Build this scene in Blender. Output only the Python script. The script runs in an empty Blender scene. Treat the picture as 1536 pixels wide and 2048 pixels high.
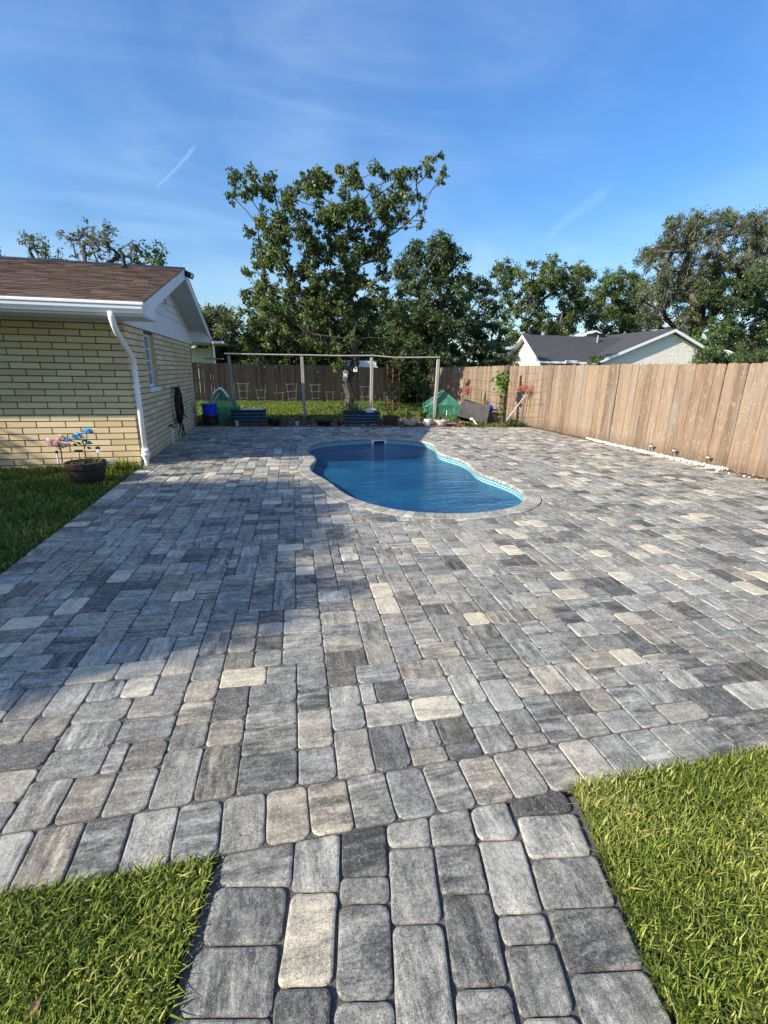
import bpy, bmesh, math, random
import numpy as np
from mathutils import Vector, Matrix
from mathutils.geometry import delaunay_2d_cdt
random.seed(7); RNG = np.random.default_rng(11)
D = bpy.data
SC = bpy.context.scene
COL = SC.collection
PI = math.pi

# ------------------------------------------------------------------ camera
H = 1.62
F = 938.6
CAMR = np.array([[0.97392829, -0.05020492, 0.22123101],
                 [-0.22627356, -0.2848268, 0.93149019],
                 [0.01624713, -0.95726337, -0.28876093]])
cam_d = D.cameras.new('camera'); cam = D.objects.new('camera', cam_d); COL.objects.link(cam)
m = Matrix(((CAMR[0, 0], -CAMR[0, 1], -CAMR[0, 2], 0), (CAMR[1, 0], -CAMR[1, 1], -CAMR[1, 2], 0),
            (CAMR[2, 0], -CAMR[2, 1], -CAMR[2, 2], H), (0, 0, 0, 1)))
cam.matrix_world = m
cam_d.sensor_fit = 'VERTICAL'; cam_d.sensor_height = 36; cam_d.lens = F / 2048 * 36
cam_d.clip_start = 0.05; cam_d.clip_end = 2000
SC.camera = cam
SC.render.resolution_x = 768; SC.render.resolution_y = 1024

# ------------------------------------------------------------------ light
SUN_DIR = Vector((1.8, 0.6, -1.0)).normalized()
EL = math.asin(-SUN_DIR.z)
sun_d = D.lights.new('sun', 'SUN'); sun = D.objects.new('sun', sun_d); COL.objects.link(sun)
sun_d.energy = 4.7; sun_d.angle = math.radians(0.53); sun_d.color = (1.0, 0.90, 0.76)
sun.rotation_euler = SUN_DIR.to_track_quat('-Z', 'Y').to_euler(); sun.location = (-20, -8, 12)
SC.view_settings.view_transform = 'Standard'; SC.view_settings.look = 'None'
SC.view_settings.gamma = 1; SC.view_settings.exposure = 0.98
SC.view_settings.use_curve_mapping = False
SC.cycles.max_bounces = 8; SC.cycles.transparent_max_bounces = 12
SC.cycles.use_denoising = True
SC.cycles.caustics_reflective = False; SC.cycles.caustics_refractive = False


class N:
    """small node helper"""
    def __init__(s, tree):
        s.t = tree; s.n = tree.nodes; s.l = tree.links

    def add(s, typ, **kw):
        nd = s.n.new(typ)
        for k, v in kw.items():
            setattr(nd, k, v)
        return nd

    def put(s, sock, v):
        if v is None: return
        if isinstance(v, bpy.types.NodeSocket): s.l.new(v, sock)
        else:
            if sock.type == 'RGBA' and hasattr(v, '__len__') and len(v) == 3: v = (*v, 1)
            sock.default_value = v

    def math(s, op, a, b=None, c=None, clamp=False):
        nd = s.add('ShaderNodeMath', operation=op, use_clamp=clamp)
        s.put(nd.inputs[0], a); s.put(nd.inputs[1], b); s.put(nd.inputs[2], c)
        return nd.outputs[0]

    def vmul(s, v, k):
        nd = s.add('ShaderNodeVectorMath', operation='MULTIPLY'); s.put(nd.inputs[0], v); s.put(nd.inputs[1], k)
        return nd.outputs[0]

    def vadd(s, v, k):
        nd = s.add('ShaderNodeVectorMath', operation='ADD'); s.put(nd.inputs[0], v); s.put(nd.inputs[1], k)
        return nd.outputs[0]

    def noise(s, vec, scale=5, detail=3, rough=.5, dist=0, out=0):
        nd = s.add('ShaderNodeTexNoise'); s.put(nd.inputs['Vector'], vec)
        nd.inputs['Scale'].default_value = scale; nd.inputs['Detail'].default_value = detail
        nd.inputs['Roughness'].default_value = rough; nd.inputs['Distortion'].default_value = dist
        return nd.outputs[out]

    def vor(s, vec, scale=5, out='Distance', feature='F1', rnd=1):
        nd = s.add('ShaderNodeTexVoronoi', feature=feature); s.put(nd.inputs['Vector'], vec)
        nd.inputs['Scale'].default_value = scale; nd.inputs['Randomness'].default_value = rnd
        return nd.outputs[out]

    def ramp(s, fac, stops, interp='LINEAR'):
        nd = s.add('ShaderNodeValToRGB'); s.put(nd.inputs[0], fac); cr = nd.color_ramp
        cr.interpolation = interp
        while len(cr.elements) < len(stops): cr.elements.new(0.5)
        for e, (p, c) in zip(cr.elements, stops):
            e.position = p; e.color = (*c, 1) if hasattr(c, '__len__') else (c, c, c, 1)
        return nd.outputs[0]

    def mix(s, fac, a, b, blend='MIX'):
        nd = s.add('ShaderNodeMix', data_type='RGBA', blend_type=blend)
        s.put(nd.inputs[0], fac); s.put(nd.inputs[6], a); s.put(nd.inputs[7], b)
        return nd.outputs[2]

    def attr(s, name, out='Color'):
        return s.add('ShaderNodeAttribute', attribute_name=name).outputs[out]

    def sep(s, v):
        nd = s.add('ShaderNodeSeparateXYZ'); s.put(nd.inputs[0], v); return nd.outputs

    def comb(s, x, y, z):
        nd = s.add('ShaderNodeCombineXYZ'); s.put(nd.inputs[0], x); s.put(nd.inputs[1], y); s.put(nd.inputs[2], z)
        return nd.outputs[0]

    def tex(s, out='Object'):
        return s.add('ShaderNodeTexCoord').outputs[out]

    def geo(s, out='Position'):
        return s.add('ShaderNodeNewGeometry').outputs[out]

    def bump(s, h, strength=.5, dist=.01, nrm=None):
        nd = s.add('ShaderNodeBump'); s.put(nd.inputs['Height'], h)
        nd.inputs['Strength'].default_value = strength; nd.inputs['Distance'].default_value = dist
        s.put(nd.inputs['Normal'], nrm)
        return nd.outputs[0]


def mat(name, col=(.5, .5, .5), rough=.7, metal=0, fn=None, spec=.5):
    """procedural material: fn(n) may return (color, normal, roughness); otherwise fine noise mottling"""
    mt = D.materials.new(name); mt.use_nodes = True; nt = mt.node_tree
    n = N(nt); b = nt.nodes['Principled BSDF']
    b.inputs['Roughness'].default_value = rough; b.inputs['Metallic'].default_value = metal
    b.inputs['Specular IOR Level'].default_value = spec
    if fn:
        r = fn(n)
        c, nm, rg = (tuple(r) + (None, None))[:3] if isinstance(r, tuple) else (r, None, None)
        n.put(b.inputs['Base Color'], c)
        if nm is not None: n.l.new(nm, b.inputs['Normal'])
        if rg is not None: n.put(b.inputs['Roughness'], rg)
    else:
        p = n.tex('Object')
        f = n.noise(p, 9, 5, .6)
        k = n.ramp(f, [(.25, .78), (.75, 1.12)])
        n.put(b.inputs['Base Color'], n.mix(1, (*col, 1), k, 'MULTIPLY'))
        n.l.new(n.bump(n.noise(p, 60, 3), .15, .004), b.inputs['Normal'])
    return mt


# ------------------------------------------------------------------ sky
world = D.worlds.new('World'); SC.world = world; world.use_nodes = True
wt = world.node_tree; n = N(wt)
sky = n.add('ShaderNodeTexSky', sky_type='NISHITA', sun_disc=False)
sky.sun_elevation = EL; sky.sun_rotation = math.atan2(-SUN_DIR.x, -SUN_DIR.y)
sky.air_density = 1.0; sky.dust_density = 1.1; sky.ozone_density = 2.2
dirv = n.tex('Generated'); dx, dy, dz = n.sep(dirv)
dzc = n.math('MAXIMUM', dz, 0.0)
den = n.math('ADD', dzc, .22)
plane = n.comb(n.math('DIVIDE', dx, den), n.math('DIVIDE', dy, den), 0)
rot = n.add('ShaderNodeMapping'); n.put(rot.inputs[0], plane); rot.inputs['Rotation'].default_value = (0, 0, -.42); rot.inputs['Scale'].default_value = (.75, 1.35, 1)
c1 = n.noise(rot.outputs[0], 1.0, 7, .55, 1.6)
c2 = n.noise(n.vmul(plane, (.9, .9, 1)), 1.1, 3, .5, .4)
rot3 = n.add('ShaderNodeMapping'); n.put(rot3.inputs[0], plane); rot3.inputs['Rotation'].default_value = (0, 0, .35); rot3.inputs['Scale'].default_value = (1.0, 4.2, 1)
c3 = n.noise(rot3.outputs[0], 1.2, 6, .6, .5)
cl = n.math('MULTIPLY', n.ramp(c1, [(.40, 0), (.8, 1)]), n.ramp(c2, [(.36, .08), (.62, 1)]))
cl = n.math('ADD', cl, n.math('MULTIPLY', n.ramp(c3, [(.52, 0), (.85, 1)]), n.ramp(c2, [(.4, .05), (.6, .35)])))
veil = n.math('ADD', n.math('MULTIPLY', n.ramp(c2, [(.3, 0), (.75, 1)]), .30), n.math('MULTIPLY', n.ramp(n.math('ADD', n.math('MULTIPLY', dx, -.6), n.math('MULTIPLY', dy, -.2)), [(0, 0), (.5, 1)]), .55))


def contrail(a, b, w, k):
    """thin vapour streak between two sky directions"""
    A = Vector(CAMR @ np.array([a[0] - 768., a[1] - 1024., F])).normalized(); B = Vector(CAMR @ np.array([b[0] - 768., b[1] - 1024., F])).normalized()
    nn = A.cross(B).normalized(); mid = (A + B).normalized(); ax = (B - A).normalized(); half = (B - A).length / 2
    dd = n.add('ShaderNodeVectorMath', operation='DOT_PRODUCT'); n.put(dd.inputs[0], dirv); dd.inputs[1].default_value = nn
    ee = n.add('ShaderNodeVectorMath', operation='DOT_PRODUCT'); n.put(ee.inputs[0], dirv); ee.inputs[1].default_value = ax
    ff = n.add('ShaderNodeVectorMath', operation='DOT_PRODUCT'); n.put(ff.inputs[0], dirv); ff.inputs[1].default_value = mid
    wob = n.math('MULTIPLY', n.math('SUBTRACT', n.noise(dirv, 22, 4, .6), .5), w * 2.2)
    across = n.math('ABSOLUTE', n.math('ADD', dd.outputs['Value'], wob))
    m1 = n.ramp(n.math('DIVIDE', across, w), [(0, 1), (1, 0)], 'EASE')
    m2 = n.ramp(n.math('DIVIDE', n.math('ABSOLUTE', ee.outputs['Value']), half), [(.55, 1), (1, 0)], 'EASE')
    return n.math('MULTIPLY', n.math('MULTIPLY', m1, m2), n.math('MULTIPLY', n.math('GREATER_THAN', ff.outputs['Value'], 0), k))


trails = n.math('ADD', n.math('ADD', contrail((300, 390), (405, 280), .0055, .24), contrail((1010, 545), (1250, 350), .016, .10)), contrail((650, 70), (745, -40), .012, .10))
cl = n.math('MULTIPLY', n.math('MINIMUM', n.math('ADD', cl, veil), .95), .40)
grad = n.ramp(dz, [(.02, (.92, 1.0, 1.02)), (.30, (.84, 1.03, 1.24)), (.8, (.84, 1.06, 1.5))])
skyc = n.mix(1, sky.outputs[0], grad, 'MULTIPLY')
hs = n.add('ShaderNodeHueSaturation'); n.put(hs.inputs['Color'], skyc); hs.inputs['Saturation'].default_value = 1.12
skyc = hs.outputs[0]
cl = n.math('MAXIMUM', cl, trails)
cloudc = n.mix(.75, skyc, (6.2, 7.6, 8.9, 1))
skyc = n.mix(cl, skyc, cloudc)
bg = wt.nodes['Background']; n.put(bg.inputs[0], skyc); bg.inputs[1].default_value = .088


# ------------------------------------------------------------------ ground/pixel helpers (measured rays to world points)
def ray(px, py):
    return CAMR @ np.array([px - 768., py - 1024., F])


def g(px, py, z=0.):
    d = ray(px, py); t = (z - H) / d[2]
    return (d[0] * t, d[1] * t)


def onY(px, py, Y):
    d = ray(px, py); t = Y / d[1]
    return (d[0] * t, d[2] * t + H)


# ------------------------------------------------------------------ object helpers
def tag(o, label=None, cat=None, group=None, kind=None):
    if label: o['label'] = label
    if cat: o['category'] = cat
    if group: o['group'] = group
    if kind: o['kind'] = kind
    return o


def thing(name, label, cat, loc=(0, 0, 0), rz=0, group=None):
    o = D.objects.new(name, None); COL.objects.link(o)
    o.location = loc; o.rotation_euler = (0, 0, rz); o.empty_display_size = .2
    return tag(o, label, cat, group)


def link(name, me, parent=None, loc=(0, 0, 0), rot=(0, 0, 0)):
    o = D.objects.new(name, me); COL.objects.link(o); o.location = loc; o.rotation_euler = rot
    if parent: o.parent = parent
    return o


def mesh_np(verts, faces, material, smooth=False, pc=None, luv=None, name='mesh'):
    """faces: (M,k) array or list of index lists"""
    me = D.meshes.new(name)
    verts = np.asarray(verts, dtype=np.float32)
    if isinstance(faces, np.ndarray):
        M, k = faces.shape
        me.vertices.add(len(verts)); me.vertices.foreach_set('co', verts.ravel())
        me.loops.add(M * k); me.loops.foreach_set('vertex_index', faces.astype(np.int32).ravel())
        me.polygons.add(M); me.polygons.foreach_set('loop_start', np.arange(0, M * k, k, dtype=np.int32))
    else:
        me.from_pydata([tuple(map(float, v)) for v in verts], [], faces)
    if pc is not None:
        pc = np.asarray(pc, dtype=np.float32)
        if pc.shape[1] == 3: pc = np.hstack([pc, np.ones((len(pc), 1), np.float32)])
        a = me.color_attributes.new('pc', 'FLOAT_COLOR', 'POINT'); a.data.foreach_set('color', pc.ravel())
    if luv is not None:
        a = me.attributes.new('luv', 'FLOAT_VECTOR', 'POINT'); a.data.foreach_set('vector', np.asarray(luv, dtype=np.float32).ravel())
    me.materials.append(material)
    if smooth: me.polygons.foreach_set('use_smooth', np.ones(len(me.polygons), dtype=bool))
    me.update(calc_edges=True); me.validate()
    return me


class MB:
    def __init__(s): s.v = []; s.f = []; s.p = []; s.u = []; s.cur = (0.5, .5, .5); s.uo = (0, 0, 0)

    def raw(s, vs, fs, uv=None):
        o = len(s.v); s.v += [tuple(v) for v in vs]; s.f += [[i + o for i in f] for f in fs]
        s.p += [s.cur] * len(vs); s.u += [tuple(q) for q in (uv if uv is not None else vs)]
        return s

    def box(s, x0, x1, y0, y1, z0, z1):
        vs = [(x0, y0, z0), (x1, y0, z0), (x1, y1, z0), (x0, y1, z0), (x0, y0, z1), (x1, y0, z1), (x1, y1, z1), (x0, y1, z1)]
        return s.raw(vs, [[0, 3, 2, 1], [4, 5, 6, 7], [0, 1, 5, 4], [1, 2, 6, 5], [2, 3, 7, 6], [3, 0, 4, 7]])

    def prism(s, poly, axis, a, b):
        """poly 2D, extruded along axis ('x','y','z') from a to b"""
        def P(p, t):
            return {'x': (t, p[0], p[1]), 'y': (p[0], t, p[1]), 'z': (p[0], p[1], t)}[axis]
        k = len(poly)
        vs = [P(p, a) for p in poly] + [P(p, b) for p in poly]
        fs = [list(range(k))[::-1], list(range(k, 2 * k))] + [[i, (i + 1) % k, k + (i + 1) % k, k + i] for i in range(k)]
        return s.raw(vs, fs)

    def tube(s, pts, r, k=8, cap=True, flat=1.0):
        pts = [Vector(p) for p in pts]; rs = r if hasattr(r, '__len__') else [r] * len(pts)
        vs = []; fs = []; up = Vector((0, 0, 1)); prev = None
        for i, p in enumerate(pts):
            d = (pts[min(i + 1, len(pts) - 1)] - pts[max(i - 1, 0)])
            d = d.normalized() if d.length > 1e-9 else up
            a = prev if prev is not None else (Vector((1, 0, 0)) if abs(d.x) < .9 else Vector((0, 1, 0)))
            a = (a - d * a.dot(d)).normalized(); b = d.cross(a); prev = a
            for j in range(k):
                t = 2 * PI * j / k; vs.append(p + a * (math.cos(t) * rs[i]) + b * (math.sin(t) * rs[i] * flat))
        for i in range(len(pts) - 1):
            for j in range(k):
                fs.append([i * k + j, i * k + (j + 1) % k, (i + 1) * k + (j + 1) % k, (i + 1) * k + j])
        if cap: fs += [list(range(k))[::-1], list(range((len(pts) - 1) * k, len(pts) * k))]
        return s.raw(vs, fs)

    def lathe(s, prof, c=(0, 0, 0), k=24, close=False):
        vs = []; fs = []
        for r, z in prof:
            for j in range(k):
                t = 2 * PI * j / k; vs.append((c[0] + r * math.cos(t), c[1] + r * math.sin(t), c[2] + z))
        for i in range(len(prof) - 1):
            for j in range(k): fs.append([i * k + j, i * k + (j + 1) % k, (i + 1) * k + (j + 1) % k, (i + 1) * k + j])
        if close: fs += [list(range(k))[::-1], list(range((len(prof) - 1) * k, len(prof) * k))]
        return s.raw(vs, fs)

    def build(s, name, material, parent=None, loc=(0, 0, 0), rot=(0, 0, 0), smooth=False, origin=None):
        vs = np.array(s.v, dtype=float)
        if origin is not None: vs = vs - np.array(origin)
        me = mesh_np(vs, s.f, material, smooth, pc=s.p, luv=s.u, name=name)
        return link(name, me, parent, loc, rot)


def dup(root, loc=None, rz=None, label=None):
    r = root.copy(); COL.objects.link(r)
    if loc is not None: r.location = loc
    if rz is not None: r.rotation_euler[2] = rz
    if label: r['label'] = label
    for ch in list(root.children):
        c = ch.copy(); COL.objects.link(c); c.parent = r
        for gg in list(ch.children):
            d = gg.copy(); COL.objects.link(d); d.parent = c
    return r


def clip(poly, px, py, nx, ny):
    """keep side where (p-P).n >= 0"""
    out = []
    k = len(poly)
    for i in range(k):
        a = poly[i]; b = poly[(i + 1) % k]
        da = (a[0] - px) * nx + (a[1] - py) * ny; db = (b[0] - px) * nx + (b[1] - py) * ny
        if da >= 0: out.append(a)
        if (da >= 0) != (db >= 0):
            t = da / (da - db); out.append((a[0] + (b[0] - a[0]) * t, a[1] + (b[1] - a[1]) * t))
    return out


def area(p):
    return .5 * sum(p[i][0] * p[(i + 1) % len(p)][1] - p[(i + 1) % len(p)][0] * p[i][1] for i in range(len(p)))


def dedupe(p, e=.004):
    q = []
    for a in p:
        if not q or math.hypot(a[0] - q[-1][0], a[1] - q[-1][1]) > e: q.append(a)
    if len(q) > 1 and math.hypot(q[0][0] - q[-1][0], q[0][1] - q[-1][1]) <= e: q.pop()
    return q


def inset(p, d):
    """shrink a convex CCW polygon by d"""
    k = len(p); out = []
    for i in range(k):
        a = p[i - 1]; b = p[i]; c = p[(i + 1) % k]
        e1 = (b[0] - a[0], b[1] - a[1]); e2 = (c[0] - b[0], c[1] - b[1])
        l1 = math.hypot(*e1) or 1e-6; l2 = math.hypot(*e2) or 1e-6
        n1 = (-e1[1] / l1, e1[0] / l1); n2 = (-e2[1] / l2, e2[0] / l2)
        s = 1 + n1[0] * n2[0] + n1[1] * n2[1]
        s = max(s, .35)
        out.append((b[0] + (n1[0] + n2[0]) * d / s, b[1] + (n1[1] + n2[1]) * d / s))
    return out


def slab(poly, top=0., r=.018, depth=.03, bev=.008, near=False, rnd=random):
    """tumbled stone: returns verts, faces relative to its centroid; poly CCW"""
    poly = dedupe(poly)
    if area(poly) < 0: poly = poly[::-1]
    k = len(poly); ring = []
    for i in range(k):
        a = Vector(poly[i - 1]); b = Vector(poly[i]); c = Vector(poly[(i + 1) % k])
        la = (a - b).length; lc = (c - b).length
        rr = min(r * rnd.uniform(.7, 1.5), la * .33, lc * .33)
        pa = b + (a - b).normalized() * rr; pc = b + (c - b).normalized() * rr
        steps = (0, .25, .5, .75, 1) if near else (0, .5, 1)
        for t in steps:
            q = pa * (1 - t) ** 2 + b * 2 * t * (1 - t) + pc * t * t; ring.append(q)
        if near and lc > .1:
            nseg = 3
            nxt = Vector(poly[(i + 1) % k]); e = (nxt - b).normalized(); nn = Vector((e.y, -e.x))
            for t in range(1, nseg):
                q = b.lerp(nxt, t / nseg) + nn * rnd.uniform(-.0026, .0008); ring.append(q)
    cx = sum(p.x for p in ring) / len(ring); cy = sum(p.y for p in ring) / len(ring)
    K = len(ring); vs = []; fs = []
    ta, tb = rnd.uniform(-.012, .012), rnd.uniform(-.012, .012)
    lv = [(0, -depth), (0, -bev), (bev * .3, -bev * .3), (bev * 1.1, 0)]
    for ins, z in lv:
        for p in ring:
            dx, dy = p.x - cx, p.y - cy; L = math.hypot(dx, dy) or 1e-6
            f = max(0, 1 - ins * 1.25 / L)
            vs.append((dx * f, dy * f, top + z + ta * dx + tb * dy))
    for j in range(3):
        for i in range(K): fs.append([j * K + i, j * K + (i + 1) % K, (j + 1) * K + (i + 1) % K, (j + 1) * K + i])
    fs.append(list(range(3 * K, 4 * K)))
    return (cx, cy), vs, fs


# ------------------------------------------------------------------ materials
def paver_fn(n):
    L = n.attr('luv', 'Vector'); pr, pg, pb = n.sep(n.attr('pc'))
    s1 = n.noise(n.vmul(L, (16, 70, 30)), 1, 6, .72, .15)
    s2 = n.noise(n.vmul(L, (3.5, 24, 11)), 1, 5, .66, .25)
    s3 = n.noise(L, 13, 6, .75, .4)
    s4 = n.noise(L, 75, 6, .8)
    v = n.math('ADD', pr, n.math('MULTIPLY', n.math('SUBTRACT', s2, .5), n.math('ADD', n.math('MULTIPLY', pg, 2.3), .35)))
    v = n.math('ADD', v, n.math('MULTIPLY', n.math('SUBTRACT', s1, .5), n.math('ADD', n.math('MULTIPLY', pg, .9), .30)))
    v = n.math('ADD', v, n.math('MULTIPLY', n.math('SUBTRACT', s4, .5), 1.25))
    v = n.math('ADD', v, n.math('MULTIPLY', n.math('SUBTRACT', s3, .5), 1.0), clamp=True)
    c = n.ramp(v, [(0, (.038, .038, .034)), (.25, (.125, .126, .112)), (.5, (.285, .281, .246)), (.75, (.50, .49, .415)), (1, (.73, .69, .53))])
    c = n.mix(pb, c, n.mix(1, c, (1.10, .98, .84, 1), 'MULTIPLY'))
    grit = n.noise(L, 300, 4, .8)
    c = n.mix(n.math('MULTIPLY', n.ramp(grit, [(.36, 1), (.48, 0)]), .75), c, (.05, .05, .052, 1))
    c = n.mix(n.math('MULTIPLY', n.ramp(grit, [(.54, 0), (.66, 1)]), .35), c, (.62, .60, .56, 1))
    sp = n.noise(L, 170, 1, .4)
    c = n.mix(n.math('MULTIPLY', n.ramp(sp, [(.70, 0), (.77, 1)]), .55), c, (.66, .64, .60, 1))
    hgt = n.math('ADD', n.math('MULTIPLY', s4, 1.0), n.math('MULTIPLY', grit, .6))
    return c, n.bump(hgt, .8, .005), n.ramp(grit, [(.3, .92), (.7, .72)])


M = {}
M['paver'] = mat('paver_concrete', fn=paver_fn, spec=.35)


def bed_fn(n):
    p = n.geo()
    a = n.noise(p, 160, 4, .7)
    c = n.ramp(a, [(.3, (.035, .034, .032)), (.55, (.11, .105, .095)), (.8, (.30, .28, .25))])
    return c, n.bump(a, .8, .006)


M['bed'] = mat('joint_sand', fn=bed_fn, rough=.95)


def coping_fn(n):
    L = n.attr('luv', 'Vector'); pr, pg, pb = n.sep(n.attr('pc'))
    s = n.noise(n.vmul(L, (40, 14, 20)), 1, 6, .65, .3)
    v = n.math('ADD', pr, n.math('MULTIPLY', n.math('SUBTRACT', s, .5), .8), clamp=True)
    c = n.ramp(v, [(0, (.13, .13, .128)), (.45, (.31, .30, .285)), (1, (.56, .53, .47))])
    return c, n.bump(n.noise(L, 200, 3), .4, .003)


M['coping'] = mat('coping_stone', fn=coping_fn, rough=.8)


def brick_fn(n):
    L = n.attr('luv', 'Vector'); pr, pg, pb = n.sep(n.attr('pc'))
    a = n.noise(n.vmul(L, (20, 20, 70)), 1, 5, .65)
    b = n.noise(L, 190, 3, .7)
    v = n.math('ADD', n.math('MULTIPLY', pr, .55), n.math('MULTIPLY', a, .45), clamp=True)
    c = n.ramp(v, [(.15, (.48, .36, .20)), (.5, (.65, .51, .30)), (.85, (.77, .64, .41))])
    c = n.mix(n.math('MULTIPLY', n.ramp(b, [(.28, 1), (.42, 0)]), .35), c, (.2, .14, .07, 1))
    return c, n.bump(n.math('ADD', a, b), .45, .003)


M['brick'] = mat('yellow_brick', fn=brick_fn, rough=.85, spec=.3)


def mortar_fn(n):
    p = n.geo(); a = n.noise(p, 80, 4)
    return n.ramp(a, [(.3, (.075, .055, .034)), (.7, (.16, .12, .075))]), n.bump(a, .5, .004)


M['mortar'] = mat('raked_mortar', fn=mortar_fn, rough=.95)


def wood_fn(dark, mid, lite, grey, wear=.5):
    def f(n):
        L = n.attr('luv', 'Vector'); pr, pg, pb = n.sep(n.attr('pc'))
        gr = n.noise(n.vmul(L, (95, 95, 3.2)), 1, 6, .65, .5)
        gr2 = n.noise(n.vmul(L, (22, 22, 1.1)), 1, 4, .6, .8)
        v = n.math('ADD', n.math('MULTIPLY', gr, .45), n.math('MULTIPLY', gr2, .35))
        v = n.math('ADD', v, n.math('MULTIPLY', n.math('SUBTRACT', pr, .5), .17))
        c = n.ramp(v, [(.22, dark), (.42, mid), (.62, lite)])
        st = n.noise(n.vmul(L, (13, 13, .9)), 1, 3, .6, .3)
        c = n.mix(n.math('MULTIPLY', n.ramp(st, [(.45, 0), (.68, 1)]), n.math('ADD', n.math('MULTIPLY', pg, wear), .1)), c, grey)
        kn = n.vor(n.vadd(n.vmul(L, (12, 12, 5.5)), n.vmul(n.noise(L, 7, 3, out=1), (.5, .5, .5))), 1, rnd=1)
        km = n.ramp(kn, [(.05, 1), (.13, 0)])
        kh = n.ramp(kn, [(.14, 0), (.20, 1), (.32, 0)])
        c = n.mix(n.math('MULTIPLY', kh, .35), c, (min(1, lite[0] * 1.35), min(1, lite[1] * 1.35), min(1, lite[2] * 1.3), 1))
        c = n.mix(n.math('MULTIPLY', km, .8), c, (dark[0] * .5, dark[1] * .42, dark[2] * .4, 1))
        gz = n.sep(n.geo())[2]
        st2 = n.math('MULTIPLY', n.ramp(gz, [(.02, 1), (.30, 0)]), n.noise(n.geo(), 9, 4, .7))
        c = n.mix(n.math('MULTIPLY', st2, .9), c, (dark[0] * .7, dark[1] * .75, dark[2] * .8, 1))
        return c, n.bump(gr, .4, .003)
    return f


M['cedar'] = mat('fence_cedar', fn=wood_fn((.085, .052, .031), (.225, .158, .106), (.36, .272, .196), (.23, .205, .175, 1), .95), rough=.85, spec=.25)
M['oldwood'] = mat('fence_weathered', fn=wood_fn((.009, .008, .007), (.024, .021, .018), (.046, .041, .035), (.036, .038, .035, 1), .7), rough=.9, spec=.2)
M['greywood'] = mat('post_grey_wood', fn=wood_fn((.16, .14, .12), (.33, .30, .265), (.48, .44, .39), (.36, .36, .35, 1), .7), rough=.88, spec=.25)
M['redwood'] = mat('post_brown_wood', fn=wood_fn((.07, .035, .02), (.15, .08, .05), (.22, .13, .085), (.2, .15, .12, 1), .3), rough=.85)


def shingle_fn(a, b, c_):
    def f(n):
        L = n.attr('luv', 'Vector'); pr, pg, pb = n.sep(n.attr('pc'))
        q = n.noise(L, 230, 3, .8); w = n.noise(L, 7, 3)
        v = n.math('ADD', n.math('MULTIPLY', pr, .6), n.math('MULTIPLY', q, .3)); v = n.math('ADD', v, n.math('MULTIPLY', w, .15))
        return n.ramp(v, [(.2, a), (.5, b), (.8, c_)]), n.bump(q, .7, .004)
    return f


M['shingle'] = mat('brown_shingle', fn=shingle_fn((.075, .049, .038), (.112, .076, .058), (.155, .108, .084)), rough=.95, spec=.15)


def dark_roof_fn(n):
    p = n.geo(); x, y, z = n.sep(p)
    br = n.add('ShaderNodeTexBrick'); n.put(br.inputs['Vector'], n.comb(n.math('ADD', x, n.math('MULTIPLY', y, .0)), n.math('MULTIPLY', z, 2.2), 0))
    br.inputs['Scale'].default_value = 1; br.inputs['Brick Width'].default_value = .5; br.inputs['Row Height'].default_value = .16
    br.inputs['Mortar Size'].default_value = .012; br.inputs['Color1'].default_value = (.030, .032, .036, 1); br.inputs['Color2'].default_value = (.058, .060, .066, 1)
    br.inputs['Mortar'].default_value = (.015, .015, .017, 1)
    q = n.noise(p, 60, 4, .8)
    return n.mix(.45, br.outputs[0], n.ramp(q, [(.3, (.02, .02, .024)), (.7, (.085, .088, .095))])), n.bump(q, .4, .01)


M['dark_roof'] = mat('charcoal_shingle_roof', fn=dark_roof_fn, rough=.9)


def paint_fn(col, dirt=.45, sc=3.):
    def f(n):
        p = n.geo()
        a = n.noise(p, sc, 5, .7); b = n.noise(n.vmul(p, (9, 9, 1.2)), 1, 4)
        v = n.math('MULTIPLY', n.ramp(a, [(.45, 0), (.75, 1)]), n.ramp(b, [(.4, .3), (.7, 1)]))
        c = n.mix(n.math('MULTIPLY', v, dirt), (*col, 1), (col[0] * .55, col[1] * .5, col[2] * .42, 1))
        return c, n.bump(n.noise(p, 45, 3), .08, .004)
    return f


M['white'] = mat('white_paint', fn=paint_fn((.74, .76, .78)), rough=.5)
M['soffit'] = mat('soffit_white', fn=paint_fn((.60, .62, .62), .35), rough=.6)
M['alu'] = mat('gutter_enamel', fn=paint_fn((.80, .81, .82), .18), rough=.28)
M['stucco'] = mat('cream_stucco', fn=lambda n: (n.mix(n.noise(n.geo(), 2.5, 4), (.66, .62, .53, 1), (.80, .77, .69, 1)), n.bump(n.noise(n.geo(), 7, 5, .7), .9, .06)), rough=.9)
M['pvc'] = mat('white_pvc', (.78, .77, .74), .4)
M['whiteplastic'] = mat('white_plastic', (.80, .80, .80), .4)
M['bowl'] = mat('beige_pot', (.50, .48, .43), .65)
M['blackplastic'] = mat('black_plastic', (.012, .012, .013), .45)
M['rubber'] = mat('black_hose_rubber', (.008, .008, .009), .5)
M['blue'] = mat('blue_plastic', (.012, .045, .60), .32)
M['blue2'] = mat('blue_bag_plastic', (.02, .10, .48), .35)
M['darkmetal'] = mat('dark_metal', (.03, .03, .032), .4, .6)
M['wire'] = mat('galvanised_wire', (.13, .13, .122), .6, .3)
M['bedmetal'] = mat('blue_green_corrugated_steel', (.022, .050, .068), .38, .2)
M['corten'] = mat('rusty_stake', (.20, .055, .03), .8)
M['barrel'] = mat('dark_barrel_stave', fn=wood_fn((.02, .011, .007), (.05, .027, .017), (.10, .055, .035), (.05, .04, .035, 1), .2), rough=.7)
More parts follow.
